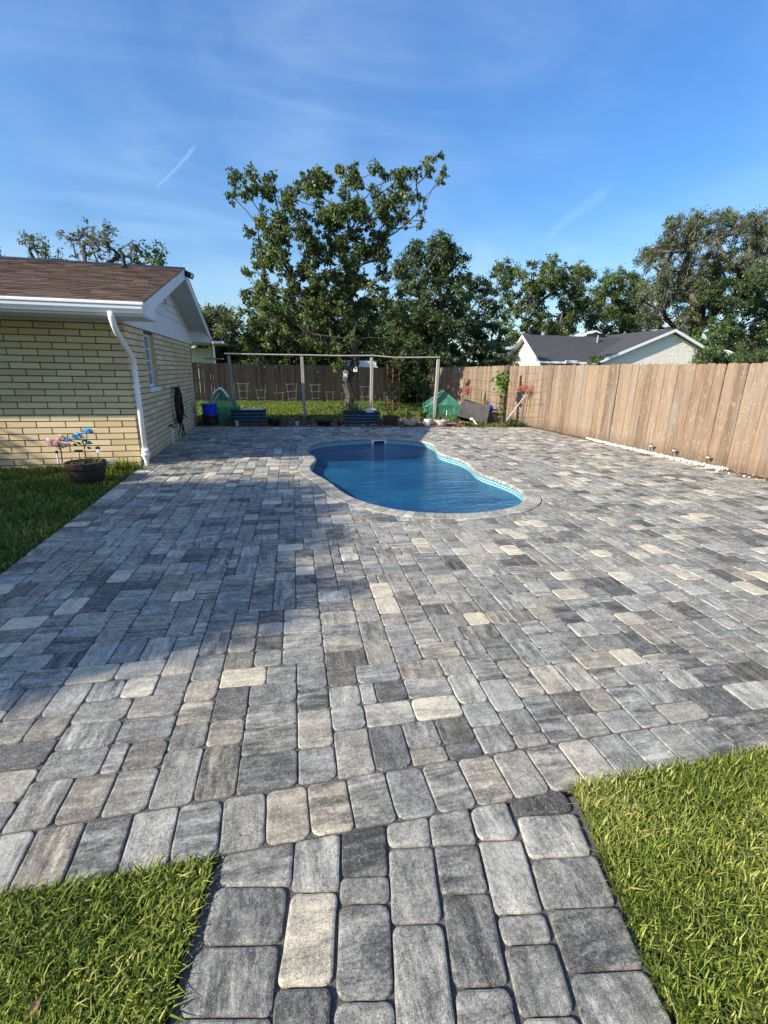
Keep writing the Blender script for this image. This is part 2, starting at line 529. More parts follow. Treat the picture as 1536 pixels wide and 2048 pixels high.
M['soil'] = mat('potting_soil', fn=lambda n: (n.ramp(n.noise(n.geo(), 60, 4, .8), [(.3, (.02, .013, .008)), (.7, (.11, .07, .04))]), n.bump(n.noise(n.geo(), 50, 4), 1, .02)), rough=.95)
M['tarp'] = mat('charcoal_fabric', fn=lambda n: (n.ramp(n.noise(n.geo(), 3, 5, .6), [(.3, (.028, .026, .026)), (.7, (.075, .068, .064))]), n.bump(n.noise(n.geo(), 7, 4), .5, .03)), rough=.8)
M['straw'] = mat('dry_leaf_brown', fn=lambda n: n.ramp(n.sep(n.attr('pc'))[0], [(0, (.07, .035, .018)), (.5, (.19, .11, .06)), (1, (.38, .27, .16))]), rough=.85)
M['gravel'] = mat('white_marble_pebble', fn=lambda n: (n.ramp(n.sep(n.attr('pc'))[0], [(0, (.34, .32, .29)), (1, (.66, .65, .62))]), n.bump(n.noise(n.geo(), 60, 3), .2, .004)), rough=.6)


def green_plastic_fn():
    mt = D.materials.new('green_translucent_sheet'); mt.use_nodes = True; nt = mt.node_tree; n = N(nt)
    b = nt.nodes['Principled BSDF']; out = nt.nodes['Material Output']
    p = n.geo()
    w = n.noise(p, 6.5, 6, .7, 1.2)
    c = n.ramp(w, [(.3, (.03, .20, .13)), (.5, (.10, .36, .25)), (.72, (.34, .62, .50))])
    n.put(b.inputs['Base Color'], c); b.inputs['Roughness'].default_value = .35
    n.l.new(n.bump(w, .8, .05), b.inputs['Normal'])
    tr = n.add('ShaderNodeBsdfTransparent'); n.put(tr.inputs[0], (.45, .8, .6, 1))
    tl = n.add('ShaderNodeBsdfTranslucent'); n.put(tl.inputs[0], (.06, .40, .24, 1))
    m1 = n.add('ShaderNodeMixShader'); m1.inputs[0].default_value = .35; n.l.new(b.outputs[0], m1.inputs[1]); n.l.new(tl.outputs[0], m1.inputs[2])
    m2 = n.add('ShaderNodeMixShader'); m2.inputs[0].default_value = .40; n.l.new(m1.outputs[0], m2.inputs[1]); n.l.new(tr.outputs[0], m2.inputs[2])
    n.l.new(m2.outputs[0], out.inputs[0])
    return mt


M['sheet'] = green_plastic_fn()


def leaf_mat(name, c0, c1, c2, trans=.3, tcol=None, rough=.5, spec=.35):
    mt = D.materials.new(name); mt.use_nodes = True; nt = mt.node_tree; n = N(nt)
    b = nt.nodes['Principled BSDF']; out = nt.nodes['Material Output']
    r, gg, bb = n.sep(n.attr('pc'))
    c = n.ramp(r, [(0, c0), (.55, c1), (1, c2)])
    n.put(b.inputs['Base Color'], c); b.inputs['Roughness'].default_value = rough; b.inputs['Specular IOR Level'].default_value = spec
    tl = n.add('ShaderNodeBsdfTranslucent'); n.put(tl.inputs[0], n.mix(1, c, tcol or (1.5, 1.6, .7, 1), 'MULTIPLY'))
    ms = n.add('ShaderNodeMixShader'); ms.inputs[0].default_value = trans
    n.l.new(b.outputs[0], ms.inputs[1]); n.l.new(tl.outputs[0], ms.inputs[2]); n.l.new(ms.outputs[0], out.inputs[0])
    return mt


M['leaf_main'] = leaf_mat('leaf_glossy_green', (.036, .058, .016), (.11, .155, .042), (.29, .32, .10), .33)
M['leaf_dark'] = leaf_mat('leaf_deep_green', (.024, .043, .015), (.064, .104, .033), (.15, .195, .06), .3)
M['leaf_mid'] = leaf_mat('leaf_mid_green', (.036, .06, .02), (.10, .15, .044), (.21, .26, .08), .28)
M['leaf_oak'] = leaf_mat('leaf_oak_olive', (.065, .08, .036), (.14, .16, .075), (.25, .26, .13), .3)
M['leaf_pale'] = leaf_mat('leaf_pale_green', (.035, .055, .02), (.08, .11, .04), (.15, .19, .07), .3)
M['moss'] = leaf_mat('moss_grey_green', (.06, .065, .045), (.13, .135, .10), (.2, .2, .15), .3)
M['leaf_vine'] = leaf_mat('leaf_vine_bright', (.05, .11, .015), (.12, .23, .03), (.24, .36, .07), .35)
M['leaf_dusty'] = leaf_mat('leaf_dusty', (.05, .06, .03), (.12, .13, .07), (.26, .24, .14), .3)
M['coral'] = leaf_mat('coral_flower', (.38, .09, .06), (.62, .19, .14), (.75, .36, .28), .3, (1, 1, 1, 1))
M['pinkf'] = leaf_mat('pink_petal', (.66, .36, .34), (.82, .62, .60), (.9, .84, .84), .3, (1, 1, 1, 1))
M['bluef'] = leaf_mat('blue_petal', (.03, .18, .50), (.14, .45, .72), (.55, .78, .88), .25, (1, 1, 1, 1))
M['grass_near'] = leaf_mat('lawn_blade', (.05, .075, .010), (.21, .27, .04), (.50, .46, .16), .3, rough=.6, spec=.2)
M['grass_far'] = leaf_mat('lawn_blade_far', (.035, .060, .008), (.095, .145, .018), (.26, .29, .055), .35)
M['bark'] = mat('bark', fn=lambda n: (n.ramp(n.noise(n.vmul(n.geo(), (14, 14, 3)), 1, 6, .7), [(.3, (.03, .026, .022)), (.55, (.095, .083, .07)), (.8, (.24, .22, .19))]), n.bump(n.noise(n.vmul(n.geo(), (20, 20, 4)), 1, 5), .9, .03)), rough=.95)
M['bark_trunk'] = mat('bark_trunk', fn=lambda n: (n.ramp(n.noise(n.vmul(n.geo(), (16, 16, 4)), 1, 7, .75, .6), [(.32, (.018, .015, .012)), (.52, (.06, .052, .043)), (.72, (.17, .155, .135))]), n.bump(n.noise(n.vmul(n.geo(), (22, 22, 5)), 1, 5), 1, .05)), rough=.95)
M['bark_dark'] = mat('bark_dark', fn=lambda n: (n.ramp(n.noise(n.vmul(n.geo(), (9, 9, 2)), 1, 6, .7), [(.3, (.015, .013, .011)), (.6, (.05, .043, .036)), (.85, (.11, .10, .085))]), n.bump(n.noise(n.vmul(n.geo(), (20, 20, 4)), 1, 5), .9, .03)), rough=.95)


def lawn_fn(n):
    p = n.geo(); a = n.noise(p, 1.3, 4, .6); b = n.noise(p, 40, 5, .8)
    c = n.ramp(b, [(.3, (.018, .028, .007)), (.5, (.05, .085, .015)), (.75, (.13, .17, .035))])
    c = n.mix(n.ramp(a, [(.5, 0), (.72, .6)]), c, (.12, .10, .045, 1))
    return c, n.bump(b, 1, .03)


M['lawn'] = mat('lawn_soil_green', fn=lawn_fn, rough=.95)
M['mulch'] = mat('mulch_bed_soil', fn=lambda n: (n.ramp(n.noise(n.geo(), 38, 6, .8), [(.3, (.03, .019, .012)), (.5, (.12, .08, .05)), (.72, (.34, .25, .16))]), n.bump(n.noise(n.geo(), 35, 5), 1, .03)), rough=.95)

# ------------------------------------------------------------------ pool outline
ZO = lambda x, y: g(580 + x / 2.954, 840 + y / 2.954)
POOLPX = [(88, 178), (112, 150), (160, 131), (230, 120), (300, 115), (420, 108), (520, 106), (640, 108), (740, 118), (820, 132), (862, 152), (868, 185),
          (900, 203), (960, 218), (1020, 237), (1065, 260), (1083, 283), (1105, 306), (1160, 328), (1230, 350), (1300, 375), (1352, 402), (1388, 432),
          (1400, 463), (1385, 490), (1340, 512), (1270, 530), (1180, 545), (1080, 553), (980, 556), (860, 553), (740, 546), (640, 535), (560, 520),
          (480, 498), (400, 475), (340, 448), (295, 420), (262, 395), (235, 368), (195, 345), (148, 322), (118, 300), (110, 278), (130, 255), (153, 236), (150, 222), (118, 204)]
raw = [Vector(ZO(*p)) for p in POOLPX]
# resample evenly and smooth
def resample(pts, n):
    L = [0]
    for i in range(len(pts)): L.append(L[-1] + (pts[(i + 1) % len(pts)] - pts[i]).length)
    T = L[-1]; out = []; j = 0
    for k in range(n):
        s = T * k / n
        while L[j + 1] < s: j += 1
        t = (s - L[j]) / (L[j + 1] - L[j]); out.append(pts[j].lerp(pts[(j + 1) % len(pts)], t))
    return out
pool = resample(raw, 160)
for _ in range(4):
    pool = [(pool[i - 1] + pool[i] * 2 + pool[(i + 1) % 160]) / 4 for i in range(160)]
pool = resample(pool, 160)
if area([tuple(p) for p in pool]) < 0: pool = pool[::-1]
def normals(P):
    out = []
    for i in range(len(P)):
        t = (P[(i + 1) % len(P)] - P[i - 1]).normalized(); out.append(Vector((t.y, -t.x)))
    return out
PN = normals(pool)
COPW = .205
pool_out = [p + q * COPW for p, q in zip(pool, PN)]
POOLA = np.array([tuple(p) for p in pool]); POOLO = np.array([tuple(p) for p in pool_out]); PNA = np.array([tuple(p) for p in PN])


def fill_with_hole(outer, hole, z, material, name, kind='structure', parent=None):
    vs = [Vector(p[:2]) for p in outer] + [Vector(p[:2]) for p in hole]
    no = len(outer); nh = len(hole)
    ed = [(i, (i + 1) % no) for i in range(no)] + [(no + i, no + (i + 1) % nh) for i in range(nh)]
    v, e, f, *_ = delaunay_2d_cdt(vs, ed, [], 0, 1e-5)
    H2 = [(p[0], p[1]) for p in hole]; O2 = [(p[0], p[1]) for p in outer]
    def inside(P, x, y):
        c = False
        for i in range(len(P)):
            a, b = P[i], P[i - 1]
            if (a[1] > y) != (b[1] > y) and x < (b[0] - a[0]) * (y - a[1]) / (b[1] - a[1]) + a[0]: c = not c
        return c
    ff = []
    for t in f:
        x = sum(v[i].x for i in t) / len(t); y = sum(v[i].y for i in t) / len(t)
        if inside(O2, x, y) and not inside(H2, x, y): ff.append(list(t))
    me = mesh_np([(p.x, p.y, z) for p in v], ff, material)
    o = link(name, me, parent)
    if kind and not parent: tag(o, kind=kind)
    return o


# ------------------------------------------------------------------ ground
PX0, PX1 = -2.20, 7.78
def nearY(x): return 1.307 - .0135 * x
def farY(x): return 14.40 - .105 * (x + 2.2)
patio_poly = [(PX0, nearY(PX0)), (PX1, nearY(PX1)), (PX1, farY(PX1)), (PX0, farY(PX0))]
ground = fill_with_hole([(-400, -60), (400, -60), (400, 700), (-400, 700)],
                        [(PX0 + .1, 1.45), (PX1 - .1, 1.45), (PX1 - .1, 13.2), (PX0 + .1, 14.1)], -.03, M['lawn'], 'ground')
tag(ground, 'green lawn ground sheet reaching out beyond the fences', kind='structure')
patio = fill_with_hole(patio_poly, [tuple(p + q * .06) for p, q in zip(pool, PN)], -.0085, M['bed'], 'patio')
tag(patio, 'grey paver patio round the pool', kind='structure')

# ------------------------------------------------------------------ pavers
def tone(rnd=random):
    x = rnd.random()
    if x < .13: t = rnd.uniform(.16, .30)
    elif x < .70: t = rnd.uniform(.38, .52)
    elif x < .92: t = rnd.uniform(.52, .62)
    else: t = rnd.uniform(.70, .84)
    return (t, rnd.choice((.05, .15, .25, .4, .5)) if t < .7 else rnd.uniform(.1, .35), rnd.random() ** 2.2 if t < .7 else rnd.uniform(.4, 1))


cells = []    # (poly, streak_angle, near)
TH = .045
FU = Vector((math.cos(TH), -math.sin(TH))); FV = Vector((math.sin(TH), math.cos(TH)))
U = .0815; G = .0023
FO = Vector((-2.6, 1.2))
NU, NV = 146, 172
occ = np.zeros((NU + 4, NV + 4), bool)
rp = random.Random(5)
pieces = []
for v in range(NV):
    u = 0
    while u < NU:
        if occ[u, v]: u += 1; continue
        run = 0
        while u + run < NU and not occ[u + run, v]: run += 1
        opts = [((2, 3), 2.6), ((3, 2), 3.6), ((2, 2), 3.4), ((1, 2), .16)]
        ok = []
        for (w, h), wt_ in opts:
            if w > run: continue
            if run - w == 1: wt_ *= .04
            # height: avoid leaving single-height dents beside neighbours
            if u > 0 and occ[u - 1, v + h] != occ[u - 1, v + h - 1]: wt_ *= 1.25
            ok.append(((w, h), wt_))
        if not ok: ok = [((run, rp.choice((2, 2, 3))), 1)]
        r = rp.random() * sum(w for _, w in ok)
        for (w, h), q in ok:
            r -= q
            if r <= 0: break
        h = min(h, NV - v)
        occ[u:u + w, v:v + h] = True
        pieces.append((u, v, w, h)); u += w

BW = .236
def clip_field(poly):
    # inside the borders
    poly = clip(poly, 0, nearY(0) + BW + .002, .0135, 1)
    poly = clip(poly, PX0 + BW + .002, 0, 1, 0)
    poly = clip(poly, PX1, 0, -1, 0)
    poly = clip(poly, -2.2, 14.40, -.105, -1)
    return poly


def corners(u, v, w, h, drop=0.):
    a = FO + FU * (u * U + G) + FV * (v * U + G - drop); b = FO + FU * ((u + w) * U - G) + FV * (v * U + G - drop)
    c = FO + FU * ((u + w) * U - G) + FV * ((v + h) * U - G); d = FO + FU * (u * U + G) + FV * ((v + h) * U - G)
    return [tuple(a), tuple(b), tuple(c), tuple(d)]


owner = -np.ones((NU + 4, NV + 4), int)
for i, (u, v, w, h) in enumerate(pieces): owner[u:u + w, v:v + h] = i
def frac(i):
    P = corners(*pieces[i]); A = area(P); Q = clip(P, 0, nearY(0) + BW + .002, .0135, 1)
    return (area(Q) / A if len(Q) > 2 else 0)
FR = {i: frac(i) for i, p in enumerate(pieces) if (FO + FV * p[1] * U + FU * p[0] * U).y < 2.3}
for i, (u, v, w, h) in enumerate(pieces):
    drop = 0.
    if i in FR:
        if FR[i] < .42: continue
        if v > 0 and all(FR.get(owner[uu, v - 1], 1) < .42 for uu in range(u, u + w)): drop = .14

    a = FO + FU * (u * U + G) + FV * (v * U + G); b = FO + FU * ((u + w) * U - G) + FV * (v * U + G)
    c = FO + FU * ((u + w) * U - G) + FV * ((v + h) * U - G); d = FO + FU * (u * U + G) + FV * ((v + h) * U - G)
    cx, cy = (a + c) / 2
    if cx < PX0 - .2 or cx > PX1 + .2 or cy < 1.2 or cy > 14.7: continue
    poly = corners(u, v, w, h, drop)
    if abs(cx - 2.1) < 2.6 and 4.2 < cy < 12.3:
        dd = np.hypot(POOLO[:, 0] - cx, POOLO[:, 1] - cy); k = int(dd.argmin())
        s = (cx - POOLO[k, 0]) * PNA[k, 0] + (cy - POOLO[k, 1]) * PNA[k, 1]
        if s < -.16: continue
        if dd[k] < .2:
            s3_ = (POOLO[(k + 4) % 160] - POOLO[k]) @ PNA[k] + (POOLO[k - 4] - POOLO[k]) @ PNA[k]
            for kk in ((k - 3, k, (k + 3) % 160) if s3_ > 0 else (k,)):
                poly = clip(poly, POOLO[kk, 0] + PNA[kk, 0] * .003, POOLO[kk, 1] + PNA[kk, 1] * .003, PNA[kk, 0], PNA[kk, 1])
                if len(poly) < 3: break
    poly = clip_field(poly) if len(poly) > 2 else poly
    poly = dedupe(poly) if len(poly) > 2 else poly
    if len(poly) < 3 or abs(area(poly)) < .0006: continue
    ang = -TH + (PI / 2 if rp.random() < .42 else 0)
    cells.append((poly, ang))
# soldier border along the near and the left edge
x = PX0
while x < PX1 - .05:
    w = .1615
    a = [(x + G, nearY(x) + .002), (x + w - G, nearY(x + w) + .002), (x + w - G, nearY(x + w) + BW - .006), (x + G, nearY(x) + BW - .006)]
    cells.append((a, 0 if rp.random() < .75 else PI / 2)); x += w
y = nearY(PX0) + BW + .004
while y < 14.3:
    h = .1615
    cells.append(([(PX0, y + G), (PX0 + BW - .004, y + G), (PX0 + BW - .004, y + h - G), (PX0, y + h - G)], 0 if rp.random() < .7 else PI / 2)); y += h


def in_view(x, y, mrg=.05):
    d = CAMR.T @ np.array([x, y, -H])
    if d[2] <= 0: return False
    px = 768 + F * d[0] / d[2]; py = 1024 + F * d[1] / d[2]
    return -60 < px < 1596 and py < 2110


def luvs(vs, off, ang):
    c, s = math.cos(ang), math.sin(ang)
    return [(v[0] * c + v[1] * s + off[0], -v[0] * s + v[1] * c + off[1], v[2] + off[2]) for v in vs]


def lay_pavers(cells, host, limit, stuff_name, rnd, top=0.):
    info = []
    for poly, ang in cells:
        cx = sum(p[0] for p in poly) / len(poly); cy = sum(p[1] for p in poly) / len(poly)
        dist = math.hypot(cx, cy) if in_view(cx, cy) else 999
        info.append((dist, poly, ang))
    info.sort(key=lambda t: t[0])
    S = MB()
    for i, (dist, poly, ang) in enumerate(info):
        near = dist < 4.2
        (cx, cy), vs, fs = slab(poly, top + rnd.uniform(-.0022, .0018), rnd.uniform(.018, .036), near=near, rnd=rnd, bev=rnd.uniform(.0045, .007))
        off = (rnd.uniform(-50, 50), rnd.uniform(-50, 50), rnd.uniform(-50, 50))
        t = tone(rnd); uv = luvs(vs, off, ang)
        if i < limit and dist < 900:
            me = mesh_np(vs, fs, M['paver'], pc=[t] * len(vs), luv=uv, name='paver')
            link('paver', me, host, (cx, cy, 0))
        else:
            o = len(S.v); S.v += [(v[0] + cx, v[1] + cy, v[2]) for v in vs]; S.f += [[q + o for q in f] for f in fs]
            S.p += [t] * len(vs); S.u += uv
    if S.v:
        o = S.build(stuff_name, M['paver'], host); o['kind'] = 'stuff'


rt = random.Random(21)
lay_pavers(cells, patio, 300, 'paving', rt)

# ------------------------------------------------------------------ walkway, traced paver by paver on the ground
z3 = lambda x, y: g(350 + x / 3.072, 1500 + y / 3.072)
z4 = lambda x, y: g(700 + x / 3.072, 1500 + y / 3.072)
WK = [(z3, [(300, 655), (735, 585), (717, 825), (268, 825)], .45), (z3, [(245, 838), (692, 832), (652, 1175), (165, 1182)], .36),
      (z3, [(137, 1208), (638, 1192), (597, 1630), (12, 1632)], .42), (z3, [(8, 1645), (594, 1642), (560, 2000), (-90, 2010)], .40),
      (z3, [(745, 572), (1026, 526), (1010, 855), (714, 858)], .55), (z3, [(716, 872), (1002, 866), (966, 1437), (624, 1447)], .74),
      (z3, [(616, 1462), (964, 1452), (945, 1900), (575, 1905)], .22),
      (z3, [(1032, 520), (1300, 475), (1310, 762), (1028, 772)], .08), (z3, [(1018, 780), (1312, 770), (1322, 930), (1010, 940)], .40),
      (z3, [(1010, 950), (1318, 938), (1347, 1520), (984, 1532)], .40), (z3, [(982, 1545), (1349, 1535), (1365, 1950), (965, 1950)], .46),
      (z4, [(230, 470), (490, 420), (502, 575), (238, 590)], .52), (z4, [(240, 600), (510, 583), (568, 1045), (255, 1060)], .44),
      (z4, [(258, 1072), (572, 1058), (658, 1740), (284, 1745)], .47), (z4, [(288, 1755), (660, 1750), (700, 2100), (300, 2100)], .4),
      (z4, [(495, 420), (738, 374), (780, 568), (510, 577)], .50), (z4, [(518, 587), (784, 577), (850, 865), (562, 875)], .36),
      (z4, [(568, 886), (862, 874), (975, 1435), (640, 1450)], .27), (z4, [(648, 1465), (985, 1448), (1060, 1850), (670, 1850)], .42),
      (z4, [(745, 370), (973, 326), (1045, 535), (788, 545)], .53), (z4, [(790, 556), (1052, 545), (1187, 985), (893, 1000)], .63),
      (z4, [(902, 1012), (1192, 1000), (1252, 1175), (950, 1190)], .46), (z4, [(944, 1200), (1262, 1185), (1392, 1615), (1050, 1630)], .41),
      (z4, [(1056, 1642), (1398, 1627), (1480, 1900), (1110, 1900)], .55),
      (z4, [(985, 325), (1320, 262), (1378, 375), (1022, 398)], .17), (z4, [(1028, 405), (1388, 388), (1488, 640), (1103, 660)], .60),
      (z4, [(1110, 668), (1512, 647), (1640, 950), (1192, 967)], .40), (z4, [(1212, 977), (1646, 960), (1812, 1330), (1342, 1360)], .27),
      (z4, [(1350, 1370), (1818, 1345), (2000, 1700), (1440, 1712)], .43), (z4, [(1446, 1722), (2006, 1712), (2120, 2000), (1540, 2000)], .4)]
wkp = []
for fn_, q, t in WK:
    P = [fn_(*p) for p in q]
    if area(P) < 0: P = P[::-1]
    wkp.append((P, t))
wl = [g(440, 1735), g(420, 1800), g(385, 1900), g(352, 2055), g(300, 2300)]
wr = [g(1430, 2300), g(1345, 2055), g(1290, 1930), g(1235, 1800), g(1160, 1620), g(1148, 1588)]
walk = link('path', mesh_np([(p[0], p[1], -.0135) for p in ([g(462, 1690)] + [(q[0] - .022, q[1]) for q in wl] + [(q[0] + .012, q[1]) for q in wr])], [list(range(12))], M['bed']))
tag(walk, 'short paver path leading up to the patio edge', kind='structure')
rw = random.Random(3)
for P, t in wkp:
    P = [(p[0], p[1] + (.03 if p[1] > 1.235 else 0)) for p in P]
    P = clip(P, 0, nearY(0) - .002, -.0135, -1)
    (cx, cy), vs, fs = slab(P, rw.uniform(-.002, .001), rw.uniform(.016, .030), near=True, rnd=rw, bev=.008)
    off = (rw.uniform(-50, 50), rw.uniform(-50, 50), rw.uniform(-50, 50))
    me = mesh_np(vs, fs, M['paver'], pc=[(t, rw.uniform(.1, .4), .15 + .6 * (t > .7))] * len(vs), luv=luvs(vs, off, rw.choice((0, PI / 2))), name='paver')
    link('paver', me, walk, (cx, cy, 0))

# ------------------------------------------------------------------ swimming pool
pool_t = thing('swimming_pool', 'free-form swimming pool with blue water and pale stone coping', 'swimming pool', (2.1, 8.2, 0))
PO = (2.1, 8.2, 0)
arc = [0]
for i in range(160): arc.append(arc[-1] + (pool[(i + 1) % 160] - pool[i]).length)
def wall_mesh(z0, z1, off, name, material):
    vs = []; fs = []; uv = []
    for i in range(161):
        p = pool[i % 160] + PN[i % 160] * off
        for z in (z0, z1): vs.append((p.x - PO[0], p.y - PO[1], z)); uv.append((arc[i], z, 0))
    for i in range(160): fs.append([2 * i, 2 * i + 1, 2 * i + 3, 2 * i + 2])
    return link(name, mesh_np(vs, fs, material, True, luv=uv), pool_t)


def tile_fn(n):
    L = n.attr('luv', 'Vector')
    br = n.add('ShaderNodeTexBrick'); n.put(br.inputs['Vector'], L); br.inputs['Scale'].default_value = 1
    br.inputs['Brick Width'].default_value = .10; br.inputs['Row Height'].default_value = .040; br.inputs['Mortar Size'].default_value = .007
    br.inputs['Color1'].default_value = (.025, .19, .25, 1); br.inputs['Color2'].default_value = (.05, .27, .33, 1); br.inputs['Mortar'].default_value = (.36, .55, .58, 1)
    return br.outputs[0]


M['tile'] = mat('turquoise_tile', fn=tile_fn, rough=.25)
M['liner'] = mat('blue_liner', fn=lambda n: n.mix(n.noise(n.geo(), 6, 4), (.24, .50, .90, 1), (.34, .60, .95, 1)), rough=.5)
wall_mesh(-.21, -.012, 0, 'tile_band', M['tile'])
wall_mesh(-.60, -.21, .001, 'pool_wall', M['liner'])
floor_v = [(p.x - PO[0], p.y - PO[1], -.60) for p in pool]
link('pool_floor', mesh_np(floor_v, [list(range(160))], M['liner']), pool_t)
# coping stones
rc = random.Random(9)
ncop = 146; rs_in = resample(pool, ncop * 2)
nn = normals(rs_in)
for i in range(ncop):
    a = rs_in[2 * i]; b = rs_in[(2 * i + 2) % (ncop * 2)]; na = nn[2 * i]; nb = nn[(2 * i + 2) % (ncop * 2)]
    t = (b - a).normalized() * .0032
    ins = -.022
    p0 = a + na * ins + t; p1 = b + nb * ins - t; p2 = b + nb * (COPW - .004) - t; p3 = a + na * (COPW - .004) + t
    c = (p0 + p1 + p2 + p3) / 4; cn = (na + nb).normalized()
    # profile across: bullnose towards the water
    prof = [(ins, -.040), (ins - .004, -.022), (ins + .002, -.006), (ins + .018, .004), (ins + .045, .0055), (COPW - .012, .003), (COPW - .005, -.003), (COPW - .004, -.03)]
    vs = []
    for (q, z) in prof:
        for (bp, bn, s) in ((a, na, 1), (b, nb, -1)):
            pp = bp + bn * q + t * s - c; vs.append((pp.x, pp.y, z))
    # end faces slightly dropped for a visible joint
    K = len(prof)
    fs = [[2 * j, 2 * j + 1, 2 * j + 3, 2 * j + 2] for j in range(K - 1)] + [[2 * j for j in range(K)][::-1], [2 * j + 1 for j in range(K)]] + [[0, 2 * K - 2, 2 * K - 1, 1]]
    dz = rc.uniform(-.001, .0015)
    vs = [(x_, y_, z_ + dz) for x_, y_, z_ in vs]
    me = mesh_np(vs, fs, M['paver'], pc=[(rc.uniform(.46, .68), .2, .3)] * len(vs), luv=[(x_ + i * 3.1, y_ + i * 1.7, z_) for x_, y_, z_ in vs], name='coping_stone')
    link('coping_stone', me, pool_t, (c.x - PO[0], c.y - PO[1], 0))
# mortar bed just under the coping
vs = []; fs = []
for i in range(160):
    for q in (.002, COPW): p = pool[i] + PN[i] * q; vs.append((p.x - PO[0], p.y - PO[1], -.008))
for i in range(160): j = (i + 1) % 160; fs.append([2 * i, 2 * j, 2 * j + 1, 2 * i + 1])
link('coping_bed', mesh_np(vs, fs, M['bed']), pool_t)
# water body
wm = D.materials.new('pool_water'); wm.use_nodes = True; nt = wm.node_tree; n = N(nt); nt.nodes.remove(nt.nodes['Principled BSDF'])
out = nt.nodes['Material Output']; p = n.geo()
w1 = n.noise(n.vmul(p, (2.2, 5.2, 1)), 1, 5, .62, .8); w2 = n.noise(n.vmul(p, (7, 17, 1)), 1, 4, .6, .5); w3 = n.noise(n.vmul(p, (.9, 1.4, 1)), 1, 3, .5, .6)
bmp = n.bump(n.math('ADD', w1, n.math('MULTIPLY', w2, .4)), 1, .020)
fr = n.add('ShaderNodeFresnel'); fr.inputs[0].default_value = 1.33; n.l.new(bmp, fr.inputs['Normal'])
gl = n.add('ShaderNodeBsdfGlossy'); gl.inputs['Roughness'].default_value = .06; n.l.new(bmp, gl.inputs['Normal'])
tr = n.add('ShaderNodeBsdfTransparent'); n.put(tr.inputs[0], n.mix(n.ramp(n.math('ADD', n.math('MULTIPLY', w1, .6), n.math('MULTIPLY', n.math('ADD', w2, w3), .2)), [(.38, 0), (.62, 1)]), (.42, .60, .80, 1), (1, 1, 1, 1)))  # lighter and darker ripple streaks painted into the tint
df = n.add('ShaderNodeBsdfDiffuse'); n.put(df.inputs[0], n.mix(n.ramp(n.math('ADD', n.math('MULTIPLY', w3, .7), n.math('MULTIPLY', w1, .3)), [(.36, 0), (.66, 1)]), (.008, .10, .30, 1), (.03, .25, .47, 1))); n.l.new(bmp, df.inputs['Normal'])  # diffuse blue stands in for light scattered within the water
m0 = n.add('ShaderNodeMixShader'); m0.inputs[0].default_value = .46; n.l.new(tr.outputs[0], m0.inputs[1]); n.l.new(df.outputs[0], m0.inputs[2])
ms = n.add('ShaderNodeMixShader'); n.l.new(fr.outputs[0], ms.inputs[0]); n.l.new(m0.outputs[0], ms.inputs[1]); n.l.new(gl.outputs[0], ms.inputs[2]); n.l.new(ms.outputs[0], out.inputs[0])
va = n.add('ShaderNodeVolumeAbsorption'); n.put(va.inputs[0], (.06, .58, .76, 1)); va.inputs[1].default_value = .80; n.l.new(va.outputs[0], out.inputs['Volume'])
WZ = -.135
vs = [(p_.x - PO[0] - q_.x * .002, p_.y - PO[1] - q_.y * .002, z) for z in (WZ, -.596) for p_, q_ in zip(pool, PN)]
fs = [list(range(160)), list(range(160, 320))[::-1]] + [[i, 160 + i, 160 + (i + 1) % 160, (i + 1) % 160] for i in range(160)]
link('water', mesh_np(vs, fs, wm), pool_t)
# skimmer on the far wall
sk = MB()
sx, sy = onY(757, 887, 11.45)[0], None
k = int(np.hypot(POOLA[:, 0] - sx, POOLA[:, 1] - 11.5).argmin()); sp = pool[k]
sk.box(-.20, .20, -.012, .012, -.15, -.118); sk.box(-.20, .20, -.012, .012, -.045, -.015); sk.box(-.20, -.14, -.012, .012, -.118, -.045); sk.box(.14, .20, -.012, .012, -.118, -.045)
skm = sk.build('skimmer', M['whiteplastic'], pool_t, (sp.x - PO[0], sp.y - PO[1] - .02, -.022))
q = MB(); q.box(-.14, .14, .0, .010, -.118, -.045); q.build('skimmer_mouth', M['blackplastic'], skm)
# orange leaf-shaped mat on the far paving
ox, oy = g(748, 868)
q = MB(); q.prism([(-.16, 0), (-.05, -.07), (0, -.16), (.07, -.06), (.17, -.02), (.07, .06), (.02, .16), (-.06, .07)], 'z', 0, .008)
M['orange'] = mat('orange_plastic', (.55, .22, .04), .6)
o = q.build('star_mat', M['orange'], None, (ox, oy, .006)); tag(o, 'small orange star-shaped piece lying on the paving behind the pool skimmer', 'mat')
# ------------------------------------------------------------------ brick house
HX, HY0, HY1 = -2.23, 8.67, 15.35
XL = -7.6
house = thing('brick_house', 'yellow brick house with brown shingle roof and white gutter', 'house', (HX, HY0, 0))
HO = (HX, HY0, 0)
TS = .283
def roofz(y):    # top of the roof deck
    return 3.66 - TS * abs(y - 11.98)
WIN = (9.95, 10.72, 1.20, 2.22)
q = MB()
q.box(XL, HX - .012, HY0 + .012, HY0 + .14, -.25, 2.30)
q.build('front_wall', M['mortar'], house, origin=HO)
q = MB()
X0, X1 = HX - .15, HX - .013
q.box(X0, X1, HY0 + .15, WIN[0], -.25, 2.28); q.box(X0, X1, WIN[1], HY1, -.25, 2.28)
q.box(X0, X1, WIN[0], WIN[1], -.25, WIN[2]); q.box(X0, X1, WIN[0], WIN[1], WIN[3], 2.28)
q.box(XL, HX, HY1, HY1 + .1, -.2, 2.3)
q.build('side_wall', M['mortar'], house, origin=HO)
